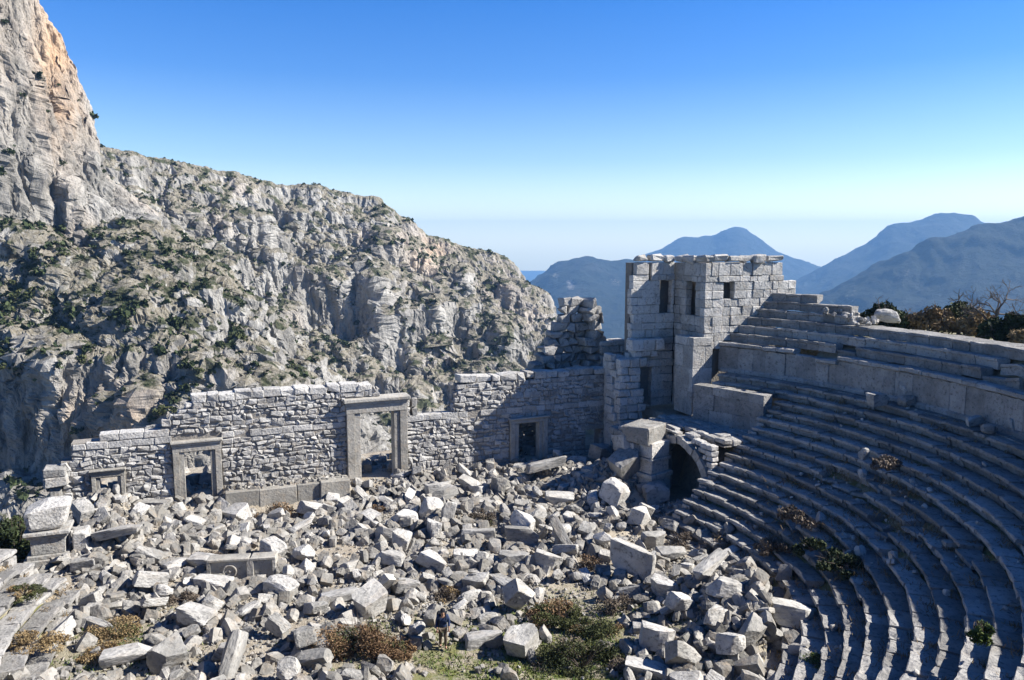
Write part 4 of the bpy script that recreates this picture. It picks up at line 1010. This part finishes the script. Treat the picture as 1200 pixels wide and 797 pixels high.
def profB(px, D, z):
    return [(D-14, lerp(z, -118, .17)), (D-62, lerp(z, -118, .38)), (D-84, lerp(z, -118, .58)), (D-150, lerp(z, -118, .80)), (300, -112), (250, -125)]
GB, pxB = slope_grid(silB, profB, 760, 460, (110, 120)); GB = smooth(GB, 3, (0,))
octB = [(150, 36, .25, True), (40, 15, .05, True), (52, 16, .2, True), (19, 9.5, .18, True), (9, 5.4, .24, True), (4.4, 2.4, .3, True), (2.2, .8, .6, True)]
GBd, nB, vB = mountain('mountain', 'long craggy grey ridge with dark shrubs sloping down behind the stage wall', GB, octB, 9.1, lambda G: .5*np.exp(-((600+F*G[..., 0]/G[..., 1]-505)/30)**2-((G[..., 2]+8)/16)**2)+.7*np.clip(fbm(G/60.+5.5, 3)-.12, 0, 1), lambda G: .2+0*G[..., 0])
# shrubs on the slopes
SHM = []
for i in range(7):
    mb = MB(); V, Q, t = leaves(300, (1., 1., .85), .15, 10, seed=700+i, up=.4, thin=.6); mb.add(V, [Q], t); me = mb.mesh('mountain_shrub'); me.materials.append(M['pine' if i % 2 else 'olive']); SHM.append(me)
def scatter(G, n, veg, N, seed):
    g = np.random.default_rng(seed); w = (np.clip(veg, 0, 1)**1.2+.04)*(n[..., 2] > .22); X = G; pxx = 600+F*X[..., 0]/X[..., 1]; w = w*(pxx > -40)*(pxx < 720)
    e = np.linalg.norm(np.cross(np.gradient(G, axis=0), np.gradient(G, axis=1)), axis=-1); cl = fbm(G/22.+seed, 3); w = w*e*sstep(-.45, .4, cl); w[:G.shape[0]//12] *= .3; w = w.ravel()/w.sum()
    return G.reshape(-1, 3)[g.choice(len(w), N, replace=False, p=w)]
pa = scatter(GAd, nA, vA, 2700, 1); pb = scatter(GBd, nB, vB, 4200, 2)
big = [(p, random.uniform(1.6, 3.8)) for p in pa[:190]] + [(p, random.uniform(2.0, 4.4)) for p in pb[:110]]
for p, s in big:
    o = bpy.data.objects.new('mountain_shrub', random.choice(SHM)); COL.objects.link(o); o.location = Vector(p-[0, 0, .3*s]); o.scale = (s, s, s*random.uniform(.7, 1.1)); o.rotation_euler.z = random.uniform(0, 6.28)
    near = p[1] < 320
    tag(o, 'dark green shrub growing on the ledges of the near left crag' if near else 'dark green shrub growing on the long craggy ridge', 'shrub', 'shrubs on the near left crag' if near else 'shrubs on the long craggy ridge')
mb = MB()
VS = [leaves(48, (1., 1., .8), .26, 7, seed=800+i, up=.4, thin=.7) for i in range(8)]
for p in np.concatenate([pa[190:], pb[110:]]):
    s = (.75 if p[1] < 320 else 1.05)*random.paretovariate(2.0); s = min(s, 3.0); V, Q, t = random.choice(VS); a = random.uniform(0, 6.28); ca, sa = math.cos(a), math.sin(a)
    mb.add(np.stack([V[:, 0]*ca-V[:, 1]*sa, V[:, 0]*sa+V[:, 1]*ca, V[:, 2]], -1)*s + p - [0, 0, .2*s], [Q], t)
o = link('mountain_scrub', mb.mesh('mountain_scrub'), M['pine']); tag(o, 'small dark scrub dotted over the craggy slopes', 'scrub', kind='stuff')

def far_mountain(label, sil, D, depth, zf, seed, bare, amp=1.0):
    sil = [(x, y, D) for x, y in sil]
    G, px = slope_grid(sil, lambda p, d, z: [(d-depth*.12, lerp(z, zf, .2)), (d-depth*.4, lerp(z, zf, .55)), (d-depth*.75, lerp(z, zf, .88)), (d-depth, zf)], 420, 150, (depth*.8, (0-zf)*.7))
    u = D/1000.; G = smooth(G, 14, (0, 1))
    G = crag(G, [(260*u**.5, 60*amp, .55, True), (110*u**.5, 26*amp, .6, True), (45*u**.5, 9*amp, .7, True), (18*u**.5, 3.5*amp, .8, False)], seed)
    mb = MB(); mb.add(G.reshape(-1, 3), [qgrid(*G.shape[:2])], .5); kx = 600+F*G[..., 0]/G[..., 1]*.992; ky = 285-F*G[..., 2]/G[..., 1]
    b = np.zeros(kx.shape)
    for (cx, cy, sx, sy, h) in bare: b += h*np.exp(-((kx-cx)/sx)**2-((ky-cy)/sy)**2)
    o = link('mountain', mb.mesh('mountain', smooth=True, attrs={'bare': np.clip(b, 0, 1).ravel()}), M['far']); tag(o, label, 'mountain', kind='structure')
far_mountain('hazy blue rounded mountain seen between the stump and the tower', [(540, 400), (600, 352), (632, 324), (662, 306), (686, 299.5), (712, 303), (738, 304), (775, 312), (830, 330), (900, 350), (980, 385)], 4300, 2500, -600, 21.3, [(668, 333, 6, 9, .6), (720, 330, 14, 8, .35), (650, 322, 8, 5, .4)], 1.5)
far_mountain('hazy blue pointed peak rising behind the tower', [(690, 340), (740, 307), (770, 292), (798, 279), (815, 277), (838, 275), (852, 268), (865, 263), (876, 268), (892, 281), (908, 294), (925, 301), (945, 306), (975, 320), (1060, 350)], 7200, 3000, -600, 33.1, [], 1.3)
far_mountain('hazy blue broad mountain in the right distance', [(840, 368), (900, 345), (940, 326), (985, 303), (1012, 289), (1030, 280), (1048, 263), (1075, 256), (1090, 249), (1105, 246), (1128, 250), (1145, 257), (1170, 262), (1200, 266), (1260, 275), (1400, 330)], 5600, 2800, -600, 41.7, [], 1.5)
far_mountain('darker blue nearer mountain with pale cliff scars at the right', [(860, 400), (930, 362), (960, 348), (985, 335), (1010, 322), (1032, 308), (1060, 297), (1082, 290), (1100, 280), (1150, 267), (1200, 254), (1260, 238), (1350, 222), (1500, 215), (1700, 240)], 3000, 1700, -600, 55.9, [(1056, 322, 12, 26, .3), (994, 346, 13, 16, .3)], 1.5)

# sea
mb = MB(); k = 96; V = [[0, 0, -401]]+[[rr*math.cos(2*math.pi*i/k), rr*math.sin(2*math.pi*i/k), -401] for rr in (5000, 8000, 11500) for i in range(k)]
mb.add(V, [np.array([[0, 1+i, 1+(i+1) % k] for i in range(k)]), np.array([[1+j*k+i, 1+(j+1)*k+i, 1+(j+1)*k+(i+1) % k, 1+j*k+(i+1) % k] for j in range(2) for i in range(k)])], .5)
o = link('sea', mb.mesh('sea'), M['sea']); tag(o, kind='structure')

# ------------------------------------------------------------------ the walker
def skinned(name, verts, edges, rads, mat, parent, root=0, sub=2):
    me = bpy.data.meshes.new(name); me.from_pydata([Vector(v) for v in verts], edges, []); o = link(name, me, None, parent)
    s = o.modifiers.new('skin', 'SKIN'); s.use_smooth_shade = True
    for i, r_ in enumerate(rads):
        d = me.skin_vertices[0].data[i]; d.radius = (r_, r_) if np.isscalar(r_) else r_; d.use_root = i == root
    o.modifiers.new('sub', 'SUBSURF').levels = sub; o.modifiers['sub'].render_levels = sub
    me.materials.append(mat); return o
PM = {'skin': plain('skin', (.42, .25, .17)), 'navy': plain('navy_jacket_cloth', (.026, .042, .10)), 'brown': plain('brown_trouser_cloth', (.13, .10, .075)), 'boot': plain('boot_leather', (.03, .022, .018)), 'pack': plain('dark_pack_cloth', (.012, .013, .018)), 'hair': plain('dark_hair', (.02, .014, .01)), 'eye': plain('eye', (.02, .015, .012))}
wp = W(-.36, -4.54, 0); wz = float(ground_h(wp[:1], wp[1:2])[0])+.08
man = empty('person', (wp[0], wp[1], wz)); tag(man, 'person in dark navy jacket and cap with backpack walking among the stones', 'person'); man.rotation_euler.z = R(8)
V = [(0, 0, .95), (0, 0, 1.14), (0, -.01, 1.34), (0, -.02, 1.47), (0, -.04, 1.56), (0, -.05, 1.66),
     (.09, 0, .9), (.11, -.1, .5), (.11, -.02, .1), (.13, -.16, .045), (-.09, 0, .9), (-.1, .04, .5), (-.1, .14, .11), (-.11, .0, .045),
     (.19, .0, 1.42), (.26, .05, 1.15), (.25, -.1, .93), (-.19, 0, 1.42), (-.26, .02, 1.15), (-.24, -.12, .94)]
Ed = [(0, 1), (1, 2), (2, 3), (3, 4), (4, 5), (0, 6), (6, 7), (7, 8), (8, 9), (0, 10), (10, 11), (11, 12), (12, 13), (2, 14), (14, 15), (15, 16), (2, 17), (17, 18), (18, 19)]
Rd = [(.15, .1), (.14, .1), (.16, .11), .055, .075, .082, .085, .058, .04, .035, .085, .058, .04, .035, .058, .043, .03, .058, .043, .03]
for sx, w in ((1, 16), (-1, 19)):
    x, y, z = V[w]; V.append((x, y-.03, z-.07)); Rd.append(.034); pmi = len(V)-1; Ed.append((w, pmi))
    for k in range(5):
        dx = (-.03+.018*k) if k < 4 else -.045*sx; L = (.075, .088, .082, .065, .05)[k]
        V.append((x+dx, y-.045, z-.07-L*.6)); V.append((x+dx*.9, y-.06 - .01, z-.07-L*1.1)); Rd += [.009, .008]; Ed += [(pmi, len(V)-2), (len(V)-2, len(V)-1)]
skinned('body', V, Ed, Rd, PM['skin'], man)
ix = [0, 1, 2, 14, 15, 16, 17, 18, 19]; mp = {a: i for i, a in enumerate(ix)}
JV = [V[i] for i in ix]; JV[0] = (0, 0, .86); JV[5] = tuple(np.array(V[16])*.85+np.array(V[15])*.15); JV[8] = tuple(np.array(V[19])*.85+np.array(V[18])*.15)
skinned('jacket', JV, [(mp[a], mp[b]) for a, b in Ed if a in mp and b in mp], [(.2, .15), (.19, .145), (.2, .15), .082, .066, .052, .082, .066, .052], PM['navy'], man)
ix = [0, 6, 7, 8, 10, 11, 12]; mp = {a: i for i, a in enumerate(ix)}
TV = [V[i] for i in ix]
skinned('trousers', TV, [(mp[a], mp[b]) for a, b in Ed if a in mp and b in mp], [(.165, .12), .11, .078, .068, .11, .078, .068], PM['brown'], man)
for a, b in ((8, 9), (12, 13)):
    A_, B_ = np.array(V[a]), np.array(V[b]); skinned('boot', [tuple(A_+[0, .02, 0]), tuple((A_+[0, .03, -.06])), tuple(B_+[0, 0, .005])], [(0, 1), (1, 2)], [.056, .055, .046], PM['boot'], man)
mb = MB(); Vs, Qs = GC3; S = Vs/np.linalg.norm(Vs, axis=1)[:, None]; S = S[:, :]; Z_ = S.copy(); Z_[:, 2] = np.maximum(Z_[:, 2], -.05); mb.add(Z_*[.112, .128, .1]+[0, -.045, 1.685], [Qs], .5)
cbox(mb, [0, -.18, 1.69], [.075, .07, .008], AX0, .006); link('cap', mb.mesh('cap', smooth=True), PM['pack'], man)
mb = MB(); mb.add(np.maximum(S, [-2, -.25, -.8])*[.1, .1, .1]+[0, -.02, 1.63], [Qs], .5); link('hair', mb.mesh('hair', smooth=True), PM['hair'], man)
for sx in (-1, 1): mb = MB(); mb.add(S*.013+[sx*.034, -.128, 1.645], [Qs], .5); link('eye', mb.mesh('eye', smooth=True), PM['eye'], man)
mb = MB(); mb.add(S*[.016, .024, .026]+[0, -.138, 1.615], [Qs], .5); link('nose', mb.mesh('nose', smooth=True), PM['skin'], man)
bpk = empty('backpack', (wp[0]-.0, wp[1], wz)); bpk.rotation_euler.z = R(8); tag(bpk, 'dark backpack worn on the back of the walker', 'backpack')
mb = MB(); cbox(mb, [-.05, .24, 1.24], [.19, .13, .27], AX0, .06, .01); link('pack_body', mb.mesh('pack_body'), PM['pack'], bpk)
mb = MB(); cbox(mb, [-.05, .385, 1.16], [.13, .04, .13], AX0, .03, .005); link('pocket', mb.mesh('pocket'), PM['navy'], bpk)
mb = MB()
for sx in (-1, 1): tube(mb, [(sx*.12, .14, 1.46), (sx*.125, .0, 1.525), (sx*.12, -.15, 1.4), (sx*.15, -.12, 1.15), (sx*.16, .1, 1.05)], [.02]*5, 6)
link('strap', mb.mesh('strap'), PM['pack'], bpk)

# ------------------------------------------------------------------ air, sun, sky, camera
SUN_AZ, SUN_EL = 88.0, 37.0
me = bpy.data.meshes.new('haze'); x0, z0, z1 = 12000., -603., 330.
me.from_pydata([(sx*x0, sy*x0, z) for z in (z0, z1) for sy in (-1, 1) for sx in (-1, 1)], [], [(0, 2, 3, 1), (4, 5, 7, 6), (0, 1, 5, 4), (2, 6, 7, 3), (0, 4, 6, 2), (1, 3, 7, 5)])
hz = link('haze', me); tag(hz, 'thin blue air filling the valley', 'haze', kind='stuff')
m = bpy.data.materials.new('thin_blue_air'); m.use_nodes = True; nt = m.node_tree; nt.nodes.clear(); out = nt.nodes.new('ShaderNodeOutputMaterial'); pvn = nt.nodes.new('ShaderNodeVolumePrincipled')
pvn.inputs['Color'].default_value = (.27, .55, 1.0, 1); pvn.inputs['Density'].default_value = 1.1e-4; pvn.inputs['Anisotropy'].default_value = .1; nt.links.new(pvn.outputs[0], out.inputs['Volume']); me.materials.append(m)
sd = np.array([math.sin(R(SUN_AZ))*math.cos(R(SUN_EL)), math.cos(R(SUN_AZ))*math.cos(R(SUN_EL)), math.sin(R(SUN_EL))])
sl = bpy.data.lights.new('sun', 'SUN'); sl.energy = 5.0; sl.angle = R(.53); sl.color = (1, .955, .885); so = bpy.data.objects.new('sun', sl); COL.objects.link(so); so.rotation_euler = Vector(sd).to_track_quat('Z', 'Y').to_euler(); so.location = (60, 10, 60)
w = bpy.data.worlds.new('World'); sc.world = w; w.use_nodes = True; nt = w.node_tree; nt.nodes.clear(); N = NT(nt)
sk = N.n('TexSky', sky_type='NISHITA'); sk.sun_disc = False; sk.sun_elevation = R(SUN_EL); sk.sun_rotation = R(SUN_AZ); sk.altitude = 1000; sk.air_density = 1.0; sk.dust_density = .5; sk.ozone_density = 1.6
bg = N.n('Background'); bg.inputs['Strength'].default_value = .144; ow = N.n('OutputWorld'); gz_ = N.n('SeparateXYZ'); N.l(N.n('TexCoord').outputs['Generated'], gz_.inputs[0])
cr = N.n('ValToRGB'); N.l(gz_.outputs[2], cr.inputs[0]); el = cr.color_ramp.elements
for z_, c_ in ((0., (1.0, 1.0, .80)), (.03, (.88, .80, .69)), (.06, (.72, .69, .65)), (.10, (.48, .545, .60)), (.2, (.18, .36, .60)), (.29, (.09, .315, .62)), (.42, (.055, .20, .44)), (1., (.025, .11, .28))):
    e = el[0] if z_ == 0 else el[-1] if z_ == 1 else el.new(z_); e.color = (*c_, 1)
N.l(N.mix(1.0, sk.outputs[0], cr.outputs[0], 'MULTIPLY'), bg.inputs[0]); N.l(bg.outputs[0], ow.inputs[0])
cam = bpy.data.cameras.new('camera'); cam.sensor_width = 36; cam.lens = F/1200*36; cam.clip_end = 200000; cam.clip_start = .2
co = bpy.data.objects.new('camera', cam); COL.objects.link(co); co.rotation_euler = (R(90)-PITCH, 0, 0); sc.camera = co
sc.view_settings.view_transform = 'Standard'; sc.view_settings.look = 'None'; sc.view_settings.exposure = 1.12; sc.view_settings.gamma = 1
sc.render.engine = 'CYCLES'; cy = sc.cycles; cy.use_denoising = True; cy.max_bounces = 6; cy.diffuse_bounces = 1; cy.glossy_bounces = 1; cy.transmission_bounces = 2; cy.volume_bounces = 0; cy.transparent_max_bounces = 4; cy.caustics_reflective = False; cy.caustics_refractive = False
